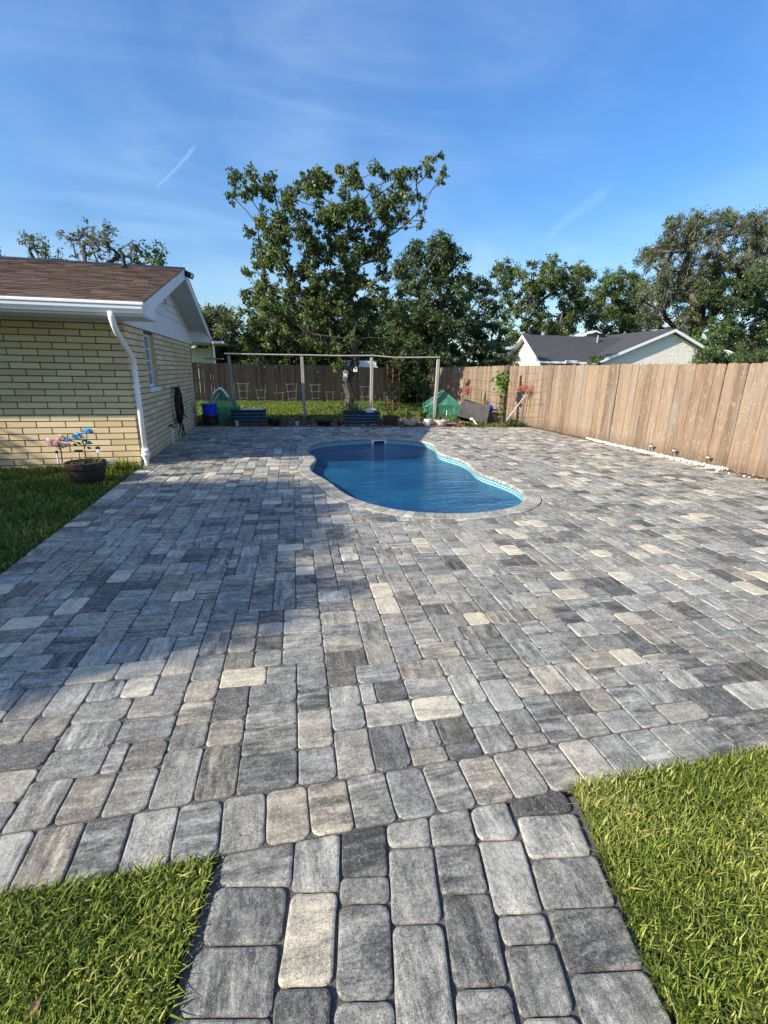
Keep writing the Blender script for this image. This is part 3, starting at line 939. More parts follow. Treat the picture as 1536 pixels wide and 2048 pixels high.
# bricks
rb = random.Random(13); CH = .1005; BL = .4185; J = .0085
bricks = []
nrow = 23
ztop = 2.255
for r in range(nrow + 2):
    z1 = ztop - r * CH - J; z0 = ztop - (r + 1) * CH + J
    offs = (.0 if r % 2 else BL * .5) + rb.uniform(-.006, .006)
    x = HX - .0 + 0
    first = BL * .5 if r % 2 else BL
    xe = HX
    w = first
    while xe > XL + .3:
        bricks.append(('f', xe - w + J, xe - (J if xe < HX - .01 else 0), z0, z1)); xe -= w; w = BL
    ye = HY0 + .02; w = BL if r % 2 else BL * .5
    while ye < HY1:
        y2 = min(ye + w, HY1)
        segs = [(ye + J, y2 - J)]
        if z1 > WIN[2] and z0 < WIN[3]:
            s2 = []
            for a, b in segs:
                if b <= WIN[0] or a >= WIN[1]: s2.append((a, b)); continue
                if a < WIN[0] - .03: s2.append((a, WIN[0]))
                if b > WIN[1] + .03: s2.append((WIN[1], b))
            segs = s2
        for a, b in segs:
            if b - a > .02: bricks.append(('s', a, b, z0, z1))
        ye = y2; w = BL
def brick_size(b):
    if b[0] == 'f': x, y = (b[1] + b[2]) / 2, HY0
    else: x, y = HX, (b[1] + b[2]) / 2
    d = math.hypot(x, y); s = (b[2] - b[1]) * (1 if b[0] == 'f' else .25)
    vis = 1 if (b[0] == 's' or x > -4.75) else .001
    if (b[3] + b[4]) / 2 < 0: vis *= .01
    return -s * vis / d ** 2
bricks.sort(key=brick_size)
S = MB()
for i, b in enumerate(bricks):
    pr = rb.uniform(-.0015, .002); t = (min(1, max(0, rb.gauss(.5, .2))), 0, 0); off = (rb.uniform(-9, 9), rb.uniform(-9, 9), rb.uniform(-9, 9))
    B = S if i >= 300 else MB()
    o0 = len(B.v)
    B.cur = t; c = .003
    if b[0] == 'f': B.box(b[1], b[2], HY0 - pr, HY0 + .02, b[3], b[4])
    else: B.box(HX - .02, HX + pr, b[1], b[2], b[3], b[4])
    B.u[o0:] = [(v[0] + off[0], v[1] + off[1], v[2] + off[2]) for v in B.v[o0:]]
    if i < 300: B.build('brick', M['brick'], house, origin=HO)
o = S.build('brickwork', M['brick'], house, origin=HO); o['kind'] = 'stuff'
# window
q = MB(); wx = HX - .10
q.box(wx - .03, wx + .02, WIN[0] + .002, WIN[0] + .05, WIN[2] + .04, WIN[3] - .002); q.box(wx - .03, wx + .02, WIN[1] - .065, WIN[1] - .016, WIN[2] + .04, WIN[3] - .002)
q.box(wx - .03, wx + .02, WIN[0] + .052, WIN[1] - .067, WIN[3] - .05, WIN[3] - .002); q.box(wx - .03, wx + .02, WIN[0] + .052, WIN[1] - .067, WIN[2] + .04, WIN[2] + .09)
for j in range(1, 4):
    z = WIN[2] + .09 + (WIN[3] - WIN[2] - .14) * j / 4; q.box(wx - .02, wx + .012, WIN[0] + .05, WIN[1] - .05, z - .010, z + .010)
q.box(wx - .022, wx + .010, (WIN[0] + WIN[1]) / 2 - .015, (WIN[0] + WIN[1]) / 2 + .015, WIN[2] + .09, WIN[3] - .05)
win = q.build('window', M['white'], house, origin=HO)
gm = D.materials.new('window_glass'); gm.use_nodes = True; b_ = gm.node_tree.nodes['Principled BSDF']
nn_ = N(gm.node_tree); nn_.put(b_.inputs['Base Color'], nn_.mix(nn_.noise(nn_.geo(), 2), (.12, .14, .16, 1), (.25, .28, .31, 1))); b_.inputs['Roughness'].default_value = .06; b_.inputs['Specular IOR Level'].default_value = .8
q = MB(); q.box(wx - .012, wx - .006, WIN[0] + .05, WIN[1] - .05, WIN[2] + .09, WIN[3] - .05); q.build('pane', gm, win, origin=HO)
q = MB(); q.box(HX - .12, HX + .035, WIN[0] - .02, WIN[1] + .02, WIN[2] - .045, WIN[2] + .035); q.build('sill', M['white'], win, origin=HO)
q = MB(); q.box(HX - .13, HX - .013, WIN[1] - .014, WIN[1] - .003, WIN[2] + .045, WIN[3] - .004); q.cur = (.3, 0, 0); q.p = [q.cur] * len(q.v); q.build('reveal', M['brick'], win, origin=HO)
# gable: frieze board, clapboards, vent
q = MB(); q.box(HX - .02, HX + .028, HY0 - .04, HY1 + .06, 2.262, 2.55); q.build('frieze_board', M['white'], house, origin=HO)
z = 2.552; k = 0
while z < 3.55:
    z2 = z + .148
    ym0 = 11.98 - (3.60 - z) / TS; ym1 = 11.98 + (3.60 - z) / TS
    yt0 = 11.98 - max(.02, (3.60 - z2)) / TS; yt1 = 11.98 + max(.02, (3.60 - z2)) / TS
    ym0 = max(ym0, HY0 - .02); ym1 = min(ym1, HY1 + .02); yt0 = max(yt0, HY0 - .02); yt1 = min(yt1, HY1 + .02)
    q = MB(); vs = [(HX + .024, ym0, z), (HX + .024, ym1, z), (HX + .004, yt1, z2), (HX + .004, yt0, z2), (HX - .01, ym0, z), (HX - .01, ym1, z), (HX - .01, yt1, z2), (HX - .01, yt0, z2)]
    q.raw(vs, [[0, 1, 2, 3], [4, 7, 6, 5], [0, 4, 5, 1], [2, 6, 7, 3], [1, 5, 6, 2], [0, 3, 7, 4]]); q.build('siding_board', M['white'], house, origin=HO)
    z += .150; k += 1
q = MB(); VY, VZ = 12.05, 2.92
q.box(HX + .02, HX + .055, VY - .24, VY - .20, VZ - .02, VZ + .36); q.box(HX + .02, HX + .055, VY + .20, VY + .24, VZ - .02, VZ + .36)
q.box(HX + .02, HX + .055, VY - .20, VY + .20, VZ - .02, VZ + .02); q.box(HX + .02, HX + .055, VY - .20, VY + .20, VZ + .32, VZ + .36)
vent = q.build('gable_vent', M['white'], house, origin=HO)
q = MB(); q.box(HX + .018, HX + .024, VY - .2, VY + .2, VZ + .02, VZ + .32); q.build('vent_opening', M['blackplastic'], vent, origin=HO)
for j in range(4):
    q = MB(); z = VZ + .05 + j * .072; q.prism([(HX + .026, z + .045), (HX + .05, z), (HX + .055, z), (HX + .031, z + .05)], 'y', VY - .2, VY + .2)
    q.v = [(v[0], v[1], v[2]) for v in q.v]; q.build('louver', M['white'], vent, origin=HO)
# roof deck, soffits, fascia
RX = -1.70; EY = 7.83; EYB = 16.13
q = MB()
q.prism([(EY, roofz(EY) - .05), (11.98, roofz(11.98) - .05), (EYB, roofz(EYB) - .05), (EYB, roofz(EYB)), (11.98, roofz(11.98)), (EY, roofz(EY))], 'x', XL, RX - .022)
roof = q.build('roof', M['shingle'], house, origin=HO)
q = MB(); q.box(XL, RX - .022, EY + .012, HY0 + .03, 2.30, 2.32)
for yy in (7.98, 8.2, 8.42): q.box(XL, HX, yy, yy + .004, 2.296, 2.30)
q.box(XL, HX + .0, HY0 - .035, HY0 - .003, 2.262, 2.298)
q.build('soffit', M['soffit'], house, origin=HO)
# raked soffit under the gable overhang, with board lines
for side in (-1, 1):
    q = MB(); y = 0.02
    while y < 4.1:
        ya, yb = 11.98 + side * y, 11.98 + side * min(y + .148, 4.14)
        za, zb = roofz(ya) - .075, roofz(yb) - .075
        q.raw([(HX, ya, za), (RX - .03, ya, za), (RX - .03, yb, zb), (HX, yb, zb), (HX, ya, za + .015), (RX - .03, ya, za + .015), (RX - .03, yb, zb + .015), (HX, yb, zb + .015)],
              [[0, 1, 2, 3], [7, 6, 5, 4], [0, 4, 5, 1], [3, 2, 6, 7]])
        y += .156
    q.build('rake_soffit', M['soffit'], house, origin=HO)
    ya, yb = 11.98, (EY if side < 0 else EYB)
    q = MB(); h = .19
    q.prism([(ya, roofz(ya) + .004), (yb, roofz(yb) + .004), (yb, roofz(yb) - h), (ya, roofz(ya) - h)], 'x', RX - .022, RX + .004)
    q.build('rake_board', M['white'], house, origin=HO)
    q = MB(); q.prism([(ya, roofz(ya) + .014), (yb, roofz(yb) + .014), (yb, roofz(yb) + .005), (ya, roofz(ya) + .005)], 'x', RX - .02, RX + .010)
    q.build('drip_edge', M['darkmetal'], house, origin=HO)
# closed eave returns at the gable ends
for (y0, y1) in ((EY + .01, HY0 - .04), (HY1 + .06, EYB - .01)):
    q = MB(); q.prism([(y0, 2.323), (y1, 2.323), (y1, roofz(y1) - .08), (y0, roofz(y0) - .08)] if y0 < 10 else [(y0, 2.323), (y1, 2.323), (y1, roofz(y1) - .08), (y0, roofz(y0) - .08)], 'x', HX + .002, RX - .024)
    q.build('eave_return', M['white'], house, origin=HO)
q = MB(); q.box(XL, RX - .024, EY - .018, EY + .008, 2.30, roofz(EY) - .002); q.build('fascia', M['white'], house, origin=HO)
# K-style gutter
ge = roofz(EY) - .02
prof = [(EY - .02, ge - .135), (EY - .075, ge - .135), (EY - .088, ge - .110), (EY - .108, ge - .075), (EY - .112, ge - .035), (EY - .125, ge - .022), (EY - .125, ge), (EY - .112, ge), (EY - .104, ge - .02), (EY - .022, ge - .02)]
q = MB(); q.prism(prof, 'x', XL, RX - .01); gut = q.build('gutter', M['alu'], house, origin=HO)
q = MB(); q.box(XL, RX - .01, EY - .020, EY - .006, ge, roofz(EY) + .006); q.build('flashing', M['white'], gut, origin=HO)
# downspout
def dspt(px, py, Y): a = onY(px, py, Y); return (a[0], Y, a[1])
path = [(-2.13, EY - .065, ge - .12), (-2.13, EY - .062, ge - .20), (-2.12, EY - .03, ge - .30), (-2.12, EY + .06, ge - .38), (-2.12, EY + .62, ge - .66), (-2.125, HY0 - .10, ge - .74), (-2.13, HY0 - .045, ge - .84), (-2.13, HY0 - .045, 1.2), (-2.13, HY0 - .045, .22)]
q = MB(); q.tube(path, .043, 10, flat=.78); ds = q.build('downspout', M['alu'], house, origin=HO, smooth=True)
for z in (1.30, .28):
    q = MB(); q.box(-2.185, -2.075, HY0 - .09, HY0 - .004, z - .012, z + .012); q.build('strap', M['alu'], ds, origin=HO)
q = MB(); q.lathe([(.035, 0), (.035, .10), (.05, .11), (.056, .16), (.075, .165), (.075, .20), (.06, .21), (.06, .26), (.045, .27)], (-2.13, HY0 - .045, 0), 16, True); q.build('drain_adapter', M['pvc'], ds, origin=HO, smooth=False)
# shingles on the front slope
rs = random.Random(31); EXPO = .142; sh = []
slope = math.atan(TS); cs, sn = math.cos(slope), math.sin(slope)
SL = (11.98 - EY) / cs
r = 0
while r * EXPO < SL - .02:
    x = RX + .01 - (.0 if r % 2 else .15) - rs.uniform(0, .06); first = True
    xr = RX + .006
    while xr > XL:
        w = rs.choice((.22, .28, .33)); xl = xr - w
        if first: xl = x - .1; first = False
        sh.append((r, xl, xr)); xr = xl
    r += 1
def sh_key(s):
    y = EY + s[0] * EXPO * cs; vis = 1 if (s[1] > -4.6 - .18 * s[0] * .5) else .01
    return -(s[2] - s[1]) * vis / y ** 2
sh.sort(key=sh_key)
S = MB()
for i, (r, xl, xr) in enumerate(sh):
    B = S if i >= 300 else MB(); o0 = len(B.v)
    s0 = r * EXPO - .012; s1 = min(s0 + EXPO + .03, SL); th = rs.choice((.010, .014, .018))
    def pt(x_, s_, h): return (x_, EY + s_ * cs - h * sn, roofz(EY) + s_ * sn + h * cs)
    vs = [pt(xl + .001, s0, .001), pt(xr - .001, s0, .001), pt(xr - .001, s1, .001), pt(xl + .001, s1, .001), pt(xl + .001, s0, th + .004), pt(xr - .001, s0, th + .004), pt(xr - .001, s1, .003), pt(xl + .001, s1, .003)]
    B.cur = (rs.uniform(.05, 1), 0, 0); B.raw(vs, [[0, 3, 2, 1], [4, 5, 6, 7], [0, 1, 5, 4], [1, 2, 6, 5], [2, 3, 7, 6], [3, 0, 4, 7]])
    off = rs.uniform(-9, 9); B.u[o0:] = [(v[0] + off, v[1], v[2] + off) for v in B.v[o0:]]
    if i < 300: B.build('shingle', M['shingle'], roof, origin=HO)
o = S.build('shingles', M['shingle'], roof, origin=HO); o['kind'] = 'stuff'
q = MB(); q.cur = (.05, 0, 0); q.prism([(11.98 - .15, roofz(11.83) + .022), (11.98, roofz(11.98) + .034), (12.13, roofz(12.13) + .022), (12.13, roofz(12.13) + .010), (11.98, roofz(11.98) + .02), (11.83, roofz(11.83) + .012)], 'x', XL, RX + .008)
q.build('ridge_cap', M['darkmetal'], roof, origin=HO)
q = MB(); q.tube([(-2.78, 11.5, 3.45), (-2.78, 11.5, 3.78)], .038, 12); q.lathe([(.10, 0), (.05, .05), (.042, .10)], (-2.78, 11.5, 3.525), 12); q.build('vent_pipe', M['darkmetal'], roof, origin=HO)
# floodlight at the gable peak
fl = thing('floodlight', 'small dark floodlight under the gable peak of the brick house', 'floodlight', (RX + .03, 12.0, 3.60))
q = MB(); q.box(-.03, .01, -.04, .04, -.08, .03); q.build('bracket', M['darkmetal'], fl)
for s in (-1, 1):
    q = MB(); q.box(.01, .16, s * .02 - (.09 if s < 0 else 0), s * .02 + (.09 if s > 0 else 0), -.07, .03); hd = q.build('lamp_head', M['darkmetal'], fl, rot=(0, .35, s * .3))
    q = MB(); q.box(.160, .164, s * .065 - .038, s * .065 + .038, -.06, .02); q.build('lens', M['whiteplastic'], hd)
# hose on the side wall
ho = thing('garden_hose', 'black garden hose hung in long coils on the side wall of the brick house', 'hose', (HX, 12.0, 0))
rh = random.Random(2)
q = MB()
for k in range(9):
    dx_ = .05 + .018 * (k % 4) + rh.uniform(0, .03); w = .20 + .03 * (k % 3) + rh.uniform(-.02, .03); zt = 1.16 + rh.uniform(-.03, .03); zb = .38 + rh.uniform(-.06, .12)
    pts = []
    for t in range(21):
        a = 2 * PI * t / 20; yy = math.cos(a) * w * (1 if math.sin(a) < 0 else .8); zz = (zt + zb) / 2 + math.sin(a) * (zt - zb) / 2
        pts.append((dx_ + .05 * math.sin(a * 2 + k) * .5 + .03, yy, zz))
    q.tube(pts, .017, 6, False)
q.build('coil', M['rubber'], ho, smooth=True)
q = MB(); q.tube([(.1, .15, .7), (.12, .4, .55), (.13, .62, .46), (.13, .85, .40)], .016, 6); q.tube([(.12, -.05, .4), (.13, .1, .2), (.1, .05, .05), (.14, .2, .06), (.12, .25, .3)], .014, 6)
q.tube([(.12, -.1, .4), (.13, -.22, .22), (.08, -.3, .1)], .014, 6); q.build('loose_end', M['rubber'], ho, smooth=True)
q = MB(); q.tube([(0, 0, 1.16), (.10, 0, 1.16), (.16, 0, 1.19)], .014, 6); q.build('hanger', M['darkmetal'], ho)
sg = thing('spigot_pipe', 'short white standpipe with black tap at the foot of the brick side wall', 'tap', (HX + .06, 11.2, 0))
q = MB(); q.tube([(0, 0, 0), (0, 0, .36)], .017, 8); q.build('pipe', M['pvc'], sg)
q = MB(); q.tube([(-.06, 0, .38), (.0, 0, .38), (.05, 0, .34)], .018, 8); q.box(-.015, .015, -.035, .035, .40, .415); q.build('tap', M['blackplastic'], sg)

# ------------------------------------------------------------------ fences
def plank(w, h, t, rnd, dog=.028):
    q = MB(); q.prism([(-w / 2, 0), (w / 2, 0), (w / 2, h - dog), (w / 2 - dog, h), (-w / 2 + dog, h), (-w / 2, h - dog)], 'y', -t / 2, t / 2)
    return q
def fence(name, label, A, B, material, hfun, seed, rail_side, wmean=.14):
    rnd = random.Random(seed); A = Vector(A); Bv = Vector(B); L = (Bv - A).length; d = (Bv - A).normalized(); ang = math.atan2(d.y, d.x)
    root = thing(name, label, 'fence', (A.x, A.y, 0), ang)
    x = 0
    while x < L:
        w = rnd.choice((wmean, wmean, wmean * .98, wmean * .72, wmean * 1.05, wmean * .88)); h = hfun(x) + rnd.uniform(-.014, .014)
        q = plank(w - rnd.uniform(.005, .012), h, .017, rnd)
        off = (rnd.uniform(-30, 30), rnd.uniform(-30, 30), rnd.uniform(-30, 30)); c = (rnd.random(), rnd.random() * .8 + .2, 0)
        q.p = [c] * len(q.v); q.u = [(v[0] + off[0], v[1] + off[1], v[2] + off[2]) for v in q.v]
        q.build('plank', material, root, (x + w / 2, rnd.uniform(-.004, .004), .0), (rnd.uniform(-.006, .006), rnd.gauss(0, .004), 0))
        x += w
    for z in (.35, 1.0, 1.6):
        q = MB(); q.box(0, L, rail_side * .012, rail_side * .055, z - .045, z + .045); q.build('rail', material, root)
    x = 1.0
    while x < L:
        q = MB(); q.box(x - .045, x + .045, rail_side * .057, rail_side * .15, 0, 1.72); q.build('fence_post', material, root); x += 2.4
    return root
fence('cedar_fence', 'tan cedar privacy fence running along the right of the patio', (8.0, 4.2), (8.0, 25.4), M['cedar'], lambda x: 1.845 - max(0, (x - 11)) * .006, 41, -1, .212)
fence('rear_fence', 'dark weathered board fence across the back of the garden', (-6.5, 25.5), (7.95, 25.5), M['oldwood'], lambda x: 1.86 - .006 * x + .02 * math.sin(x * .9), 42, 1, .195)

# ------------------------------------------------------------------ neighbour house (right)
nb = thing('stucco_house', 'cream stucco neighbour house with charcoal roof behind the cedar fence', 'house', (20, 26, 0))
NO = (20, 26, 0)
gx0, gxp, gx1 = 18.35, 23.46, 28.5; GY = 25.0; GZ = 4.18; ez = 2.20
sl = (GZ - ez) / (gxp - gx0 + .0)
q = MB(); q.prism([(gx0 + .75, -.1), (gx1 - .7, -.1), (gx1 - .7, ez + .2), (gxp, GZ - .12), (gx0 + .75, ez + .2)], 'y', GY + .28, GY + .42); q.build('gable_wall', M['stucco'], nb, origin=NO)
for s, xe in ((-1, gx0), (1, gx1)):
    ze = ez
    q = MB(); P4 = [(xe, ze), (gxp, GZ), (gxp, GZ + .09), (xe, ze + .09)]
    q.prism(P4, 'y', GY - .005, 33.5); q.build('roof', M['dark_roof'], nb, origin=NO)
    q = MB(); q.prism([(xe - s * 0, ze - .10), (gxp, GZ - .10), (gxp, GZ + .06), (xe, ze + .06)], 'y', GY - .04, GY - .008); q.build('rake_board', M['white'], nb, origin=NO)
    q = MB(); q.prism([(xe, ze - .03), (gxp, GZ - .03), (gxp, GZ - .01), (xe, ze - .01)], 'y', GY - .0, GY + .4); q.build('soffit', M['soffit'], nb, origin=NO)
# west wing
wx0 = 15.25; ry = 28.1; wz = 3.80; ey0 = 25.9; ey1 = 30.3
q = MB(); q.prism([(ey0 + .45, -.1), (ey1 - .45, -.1), (ey1 - .45, 2.42), (ry, wz - .1), (ey0 + .45, 2.42)], 'x', wx0 + .35, wx0 + .5); q.box(wx0 + .5, 19.2, ey0 + .45, ey0 + .6, -.1, 2.4); q.build('wing_wall', M['stucco'], nb, origin=NO)
q = MB(); q.prism([(ey0, 2.24), (ry, wz), (ry, wz + .09), (ey0, 2.33)], 'x', wx0, 24); q.prism([(ry, wz), (ey1, 2.24), (ey1, 2.33), (ry, wz + .09)], 'x', wx0, 24); q.build('wing_roof', M['dark_roof'], nb, origin=NO)
q = MB(); q.prism([(ey0 - .02, 2.12), (ry, wz - .12), (ry, wz + .06), (ey0 - .02, 2.30)], 'x', wx0 - .035, wx0 - .004); q.prism([(ry, wz - .12), (ey1 + .02, 2.12), (ey1 + .02, 2.30), (ry, wz + .06)], 'x', wx0 - .035, wx0 - .004); q.build('wing_rake', M['white'], nb, origin=NO)
q = MB(); q.prism([(ey0, 2.20), (ry, wz - .04), (ry, wz - .02), (ey0, 2.22)], 'x', wx0, wx0 + .6); q.prism([(ry, wz - .04), (ey1, 2.20), (ey1, 2.22), (ry, wz - .02)], 'x', wx0, wx0 + .6); q.build('wing_soffit', M['soffit'], nb, origin=NO)
q = MB(); q.box(wx0, gx0 + .6, ey0 - .12, ey0 - .01, 2.18, 2.29); q.build('gutter', M['alu'], nb, origin=NO)
q = MB(); q.box(16.9, 17.6, ey0 - .3, ey0 - .13, 2.2, 2.36); q.build('eave_box', M['white'], nb, origin=NO)
q = MB(); q.tube([(20.2, 27.6, 3.4), (20.2, 27.6, 3.95)], .05, 8); q.build('vent_pipe', M['greywood'], nb, origin=NO)
q = MB(); q.box(22.2, 23.0, 30.6, 31.6, 4.05, 4.35); q.build('skylight', M['darkmetal'], nb, origin=NO)
# far roof peak behind
fr_ = thing('far_house', 'small white gable peeking over the charcoal roof behind', 'house', (26, 36, 0))
q = MB(); q.prism([(-1.6, 0), (1.6, 0), (1.6, 4.3), (0, 4.85), (-1.6, 4.3)], 'y', 0, 3); q.build('wall', M['stucco'], fr_)
q = MB(); q.prism([(-2, 4.22), (0, 4.9), (0, 5.02), (-2, 4.34)], 'y', -.2, 3.2); q.prism([(0, 4.9), (2, 4.22), (2, 4.34), (0, 5.02)], 'y', -.2, 3.2); q.build('roof', M['white'], fr_)
# carport behind left
cp = thing('carport', 'pale flat-roofed carport seen between the brick house and the rear fence', 'carport', (-3.4, 29, 0))
q = MB(); q.box(-3, 1.0, -.6, 3, 2.88, 3.0); q.build('roof', M['white'], cp)
for xx in (.45, -.8):
    q = MB(); q.box(xx - .05, xx + .05, -.4, -.3, 0, 2.88); q.build('post', M['white'], cp)
q = MB(); q.box(-1.6, .15, 1.8, 1.9, 0, 2.7); q.build('wall', M['soffit'], cp)
q = MB(); q.box(-.1, .95, -.45, -.38, 2.05, 2.12); q.box(-.1, .95, -.45, -.38, 1.5, 1.56); q.build('railing', M['wire'], cp)
sd = thing('garden_shed', 'white metal shed roof showing just above the rear fence beside the tree trunk', 'shed', (4.4, 29, 0))
q = MB(); q.prism([(-1.3, 1.70), (1.9, 1.70), (1.9, 1.86), (-1.3, 1.86)], 'y', -.2, 2); q.prism([(-.2, 1.86), (3, 1.86), (3, 2.14), (-.2, 2.2)], 'x', -1.3, 1.9) if False else q.box(-1.3, 1.9, .2, 1.8, 1.86, 2.16); q.build('roof', M['white'], sd)
q = MB(); q.box(-1.2, 1.8, 0, 1.8, 0, 1.7); q.build('wall', M['soffit'], sd)
dsh = thing('satellite_dish', 'white rounded satellite dish above the hedge at the far right', 'dish', (32.9, 30, 0))
q = MB(); q.lathe([(.02, 0), (.55, .08), (.95, .24), (1.1, .40), (1.06, .42), (.9, .28), (.5, .13), (.01, .06)], (0, 0, 0), 20); q.build('dish', M['white'], dsh, (0, 0, 2.95), (.5, -.15, 0)).scale = (.65, .65, .65)
q = MB(); q.tube([(0, .1, 0), (0, .1, 3.0)], .06, 8); q.build('mast', M['wire'], dsh)

# ------------------------------------------------------------------ foliage builders
def leaf_cloud(P, size, rng, droop=.35, tone_c=None, aspect=.55, jit=.35, updir=None):
    """kite leaves at points P -> verts, faces, pc"""
    n_ = len(P); P = np.asarray(P)
    d = rng.normal(size=(n_, 3)); d[:, 2] -= droop; d /= np.linalg.norm(d, axis=1)[:, None]
    a = rng.normal(size=(n_, 3)); s = np.cross(d, a); s /= np.linalg.norm(s, axis=1)[:, None] + 1e-9
    nrm = np.cross(s, d)
    L = size * (1 + rng.uniform(-jit, jit, n_))[:, None]; W = L * aspect * .5
    v0 = P; v1 = P + d * L * .45 + s * W + nrm * L * .08; v2 = P + d * L; v3 = P + d * L * .45 - s * W + nrm * L * .08
    V = np.stack([v0, v1, v2, v3], 1).reshape(-1, 3)
    Fc = np.arange(n_ * 4).reshape(-1, 4)
    t = rng.uniform(0, 1, n_) ** 1.4 * .8
    if tone_c is not None: t = np.clip(t * .6 + tone_c, 0, 1)
    pc = np.repeat(np.stack([t, rng.uniform(0, 1, n_), np.zeros(n_)], 1), 4, 0)
    return V, Fc, pc


def grow(base_pts, r0, clusters, rng, step=.55, wig=.12):
    """nodes: (pos, parent, weight). base_pts chain = trunk; clusters = [(Vector, r)]"""
    nodes = [Vector(base_pts[0])]; par = [-1]
    for p in base_pts[1:]:
        nodes.append(Vector(p)); par.append(len(nodes) - 2)
    nb_ = len(nodes); ends = []
    fork = nodes[-1]
    for c, r in sorted(clusters, key=lambda c: (c[0] - fork).length):
        arr = np.array([tuple(q) for q in nodes]); dd = np.linalg.norm(arr - np.array(c), axis=1)
        pen = np.maximum(0, arr[:, 2] - c.z + .2) * 1.5
        lowpen = np.zeros(len(arr)); lowpen[:max(1, min(4, nb_ - 2))] = 3; lowpen[4:max(4, nb_ - 2)] = .4
        k = int((dd + pen + lowpen).argmin()); a = nodes[k]; L = (c - a).length; m_ = max(1, int(L / step)); prev = k
        off = Vector(rng.normal(size=3) * wig * L * .5); off.z = abs(off.z) * .3 - .02 * L
        for j in range(1, m_ + 1):
            t = j / m_; q = a.lerp(c, t) + off * math.sin(PI * t) + Vector(rng.normal(size=3) * wig * .3 * (j < m_))
            nodes.append(q); par.append(prev); prev = len(nodes) - 1
        ends.append((prev, c, r))
    w = np.zeros(len(nodes))
    for e, c, r in ends: w[e] += r
    for i in range(len(nodes) - 1, 0, -1): w[par[i]] += w[i]
    rad = r0 * (w / w[0]) ** .5
    for i in range(nb_): rad[i] = max(rad[i], r0 * .8 * (1 - .25 * i / max(1, nb_ - 1)))
    rad = np.maximum(rad, .012)
    return nodes, par, rad, ends


def branch_mesh(nodes, par, rad, k=6, q=None):
    q = q or MB()
    for i in range(1, len(nodes)):
        p = par[i]; rp_ = rad[p] if p else rad[0] * 1.0
        ra = min(rp_, rad[i] * 1.35) if p else rad[0] * 1.15
        q.tube([nodes[p], nodes[i]], [ra, rad[i]], k, False)
    return q


def sub_clumps(c, r, rng, nsub, spread=1.0):
    d = rng.normal(size=(nsub, 3)); d /= np.linalg.norm(d, axis=1)[:, None]
    return np.array(c) + d * (rng.uniform(.25, 1, nsub) ** .6 * r * spread)[:, None]


def make_tree(name, label, base, trunk_pts, clusters, r0, leafm, barkm, nleaf, leaf, seed, clump=.16, nsub=9, group=None, droop=.4, tonevar=.35, cat='tree', aspect=.55, moss=0, twig=True, step=.55, kseg=6, bare=0):
    rng = np.random.default_rng(seed)
    root = thing(name, label, cat, base, 0, group)
    B0 = Vector(base)
    cl = [(Vector(c) - B0, r) for c, r in clusters]
    tp = [Vector(p) - B0 for p in trunk_pts]
    nodes, par, rad, ends = grow(tp, r0, cl, rng, step)
    q = branch_mesh(nodes, par, rad, kseg)
    tot = sum(r ** 2 for _, r in cl); P = []; T = []; mp = []
    for (e, c, r) in ends:
        ns = max(2, int(nsub * (.6 + .8 * rng.random()))); sc = sub_clumps(c, r, rng, ns)
        if twig:
            for s in sc:
                mid = (Vector(s) + nodes[e]) / 2 + Vector(rng.normal(size=3) * r * .12)
                q.tube([nodes[e], mid, Vector(s)], [max(.010, rad[e] * .6), .010 + r * .006, .006], 4, False)
        if rng.random() < bare: continue
        nl = max(4, int(nleaf * r ** 2 / tot)); w = rng.dirichlet(np.ones(ns) * 1.6)
        t0 = rng.uniform(-tonevar * .5, tonevar)
        for s, ww in zip(sc, w):
            m_ = int(nl * ww) + 1
            P.append(s + rng.normal(size=(m_, 3)) * np.array([1, 1, .8]) * r * clump * rng.uniform(.8, 1.5)); T.append(np.full(m_, t0 + rng.uniform(-.1, .15)))
        if moss and rng.random() < moss:
            m_ = 60; s = np.array(c) + np.array([0, 0, -r * .4])
            pp = s + rng.normal(size=(m_, 3)) * np.array([.25, .25, .55]) * r; mp.append(pp)
    P = np.concatenate(P); T = np.concatenate(T)
    V, Fc, pc = leaf_cloud(P, leaf, rng, droop, T, aspect)
    q.build('trunk', barkm, root)
    o = link('crown', mesh_np(V, Fc, leafm, pc=pc), root); o['kind'] = 'stuff'
    if mp:
        P = np.concatenate(mp); V, Fc, pc = leaf_cloud(P, leaf * 2.6, rng, 4, None, .22)
        o = link('hanging_moss', mesh_np(V, Fc, M['moss'], pc=pc), root); o['kind'] = 'stuff'
    return root


def in_poly(P, x, y):
    c = False
    for i in range(len(P)):
        a, b = P[i], P[i - 1]
        if (a[1] > y) != (b[1] > y) and x < (b[0] - a[0]) * (y - a[1]) / (b[1] - a[1]) + a[0]: c = not c
    return c


def poly_clusters(poly, Y, rpx, count, seed, thick=1.6, holes=()):
    """blue-noise cluster centres that fill a crown outline measured at depth Y (metres)"""
    rnd = random.Random(seed); xs = [p[0] for p in poly]; ys = [p[1] for p in poly]; pts = []; tries = 0
    mind = rpx * .85
    while len(pts) < count and tries < 8000:
        tries += 1; x = rnd.uniform(min(xs), max(xs)); y = rnd.uniform(min(ys), max(ys))
        if not in_poly(poly, x, y): continue
        if any(in_poly(h, x, y) for h in holes): continue
        md = mind * (1 if tries < 4000 else .5)
        if any((x - a) ** 2 + (y - b) ** 2 < md * md for a, b in pts): continue
        pts.append((x, y))
    out = []
    for x, y in pts:
        yy = Y + rnd.uniform(-thick, thick); X, Z = onY(x, y, yy); out.append((Vector((X, yy, max(.3, Z))), rpx * rnd.uniform(.8, 1.25) * Y / F))
    return out


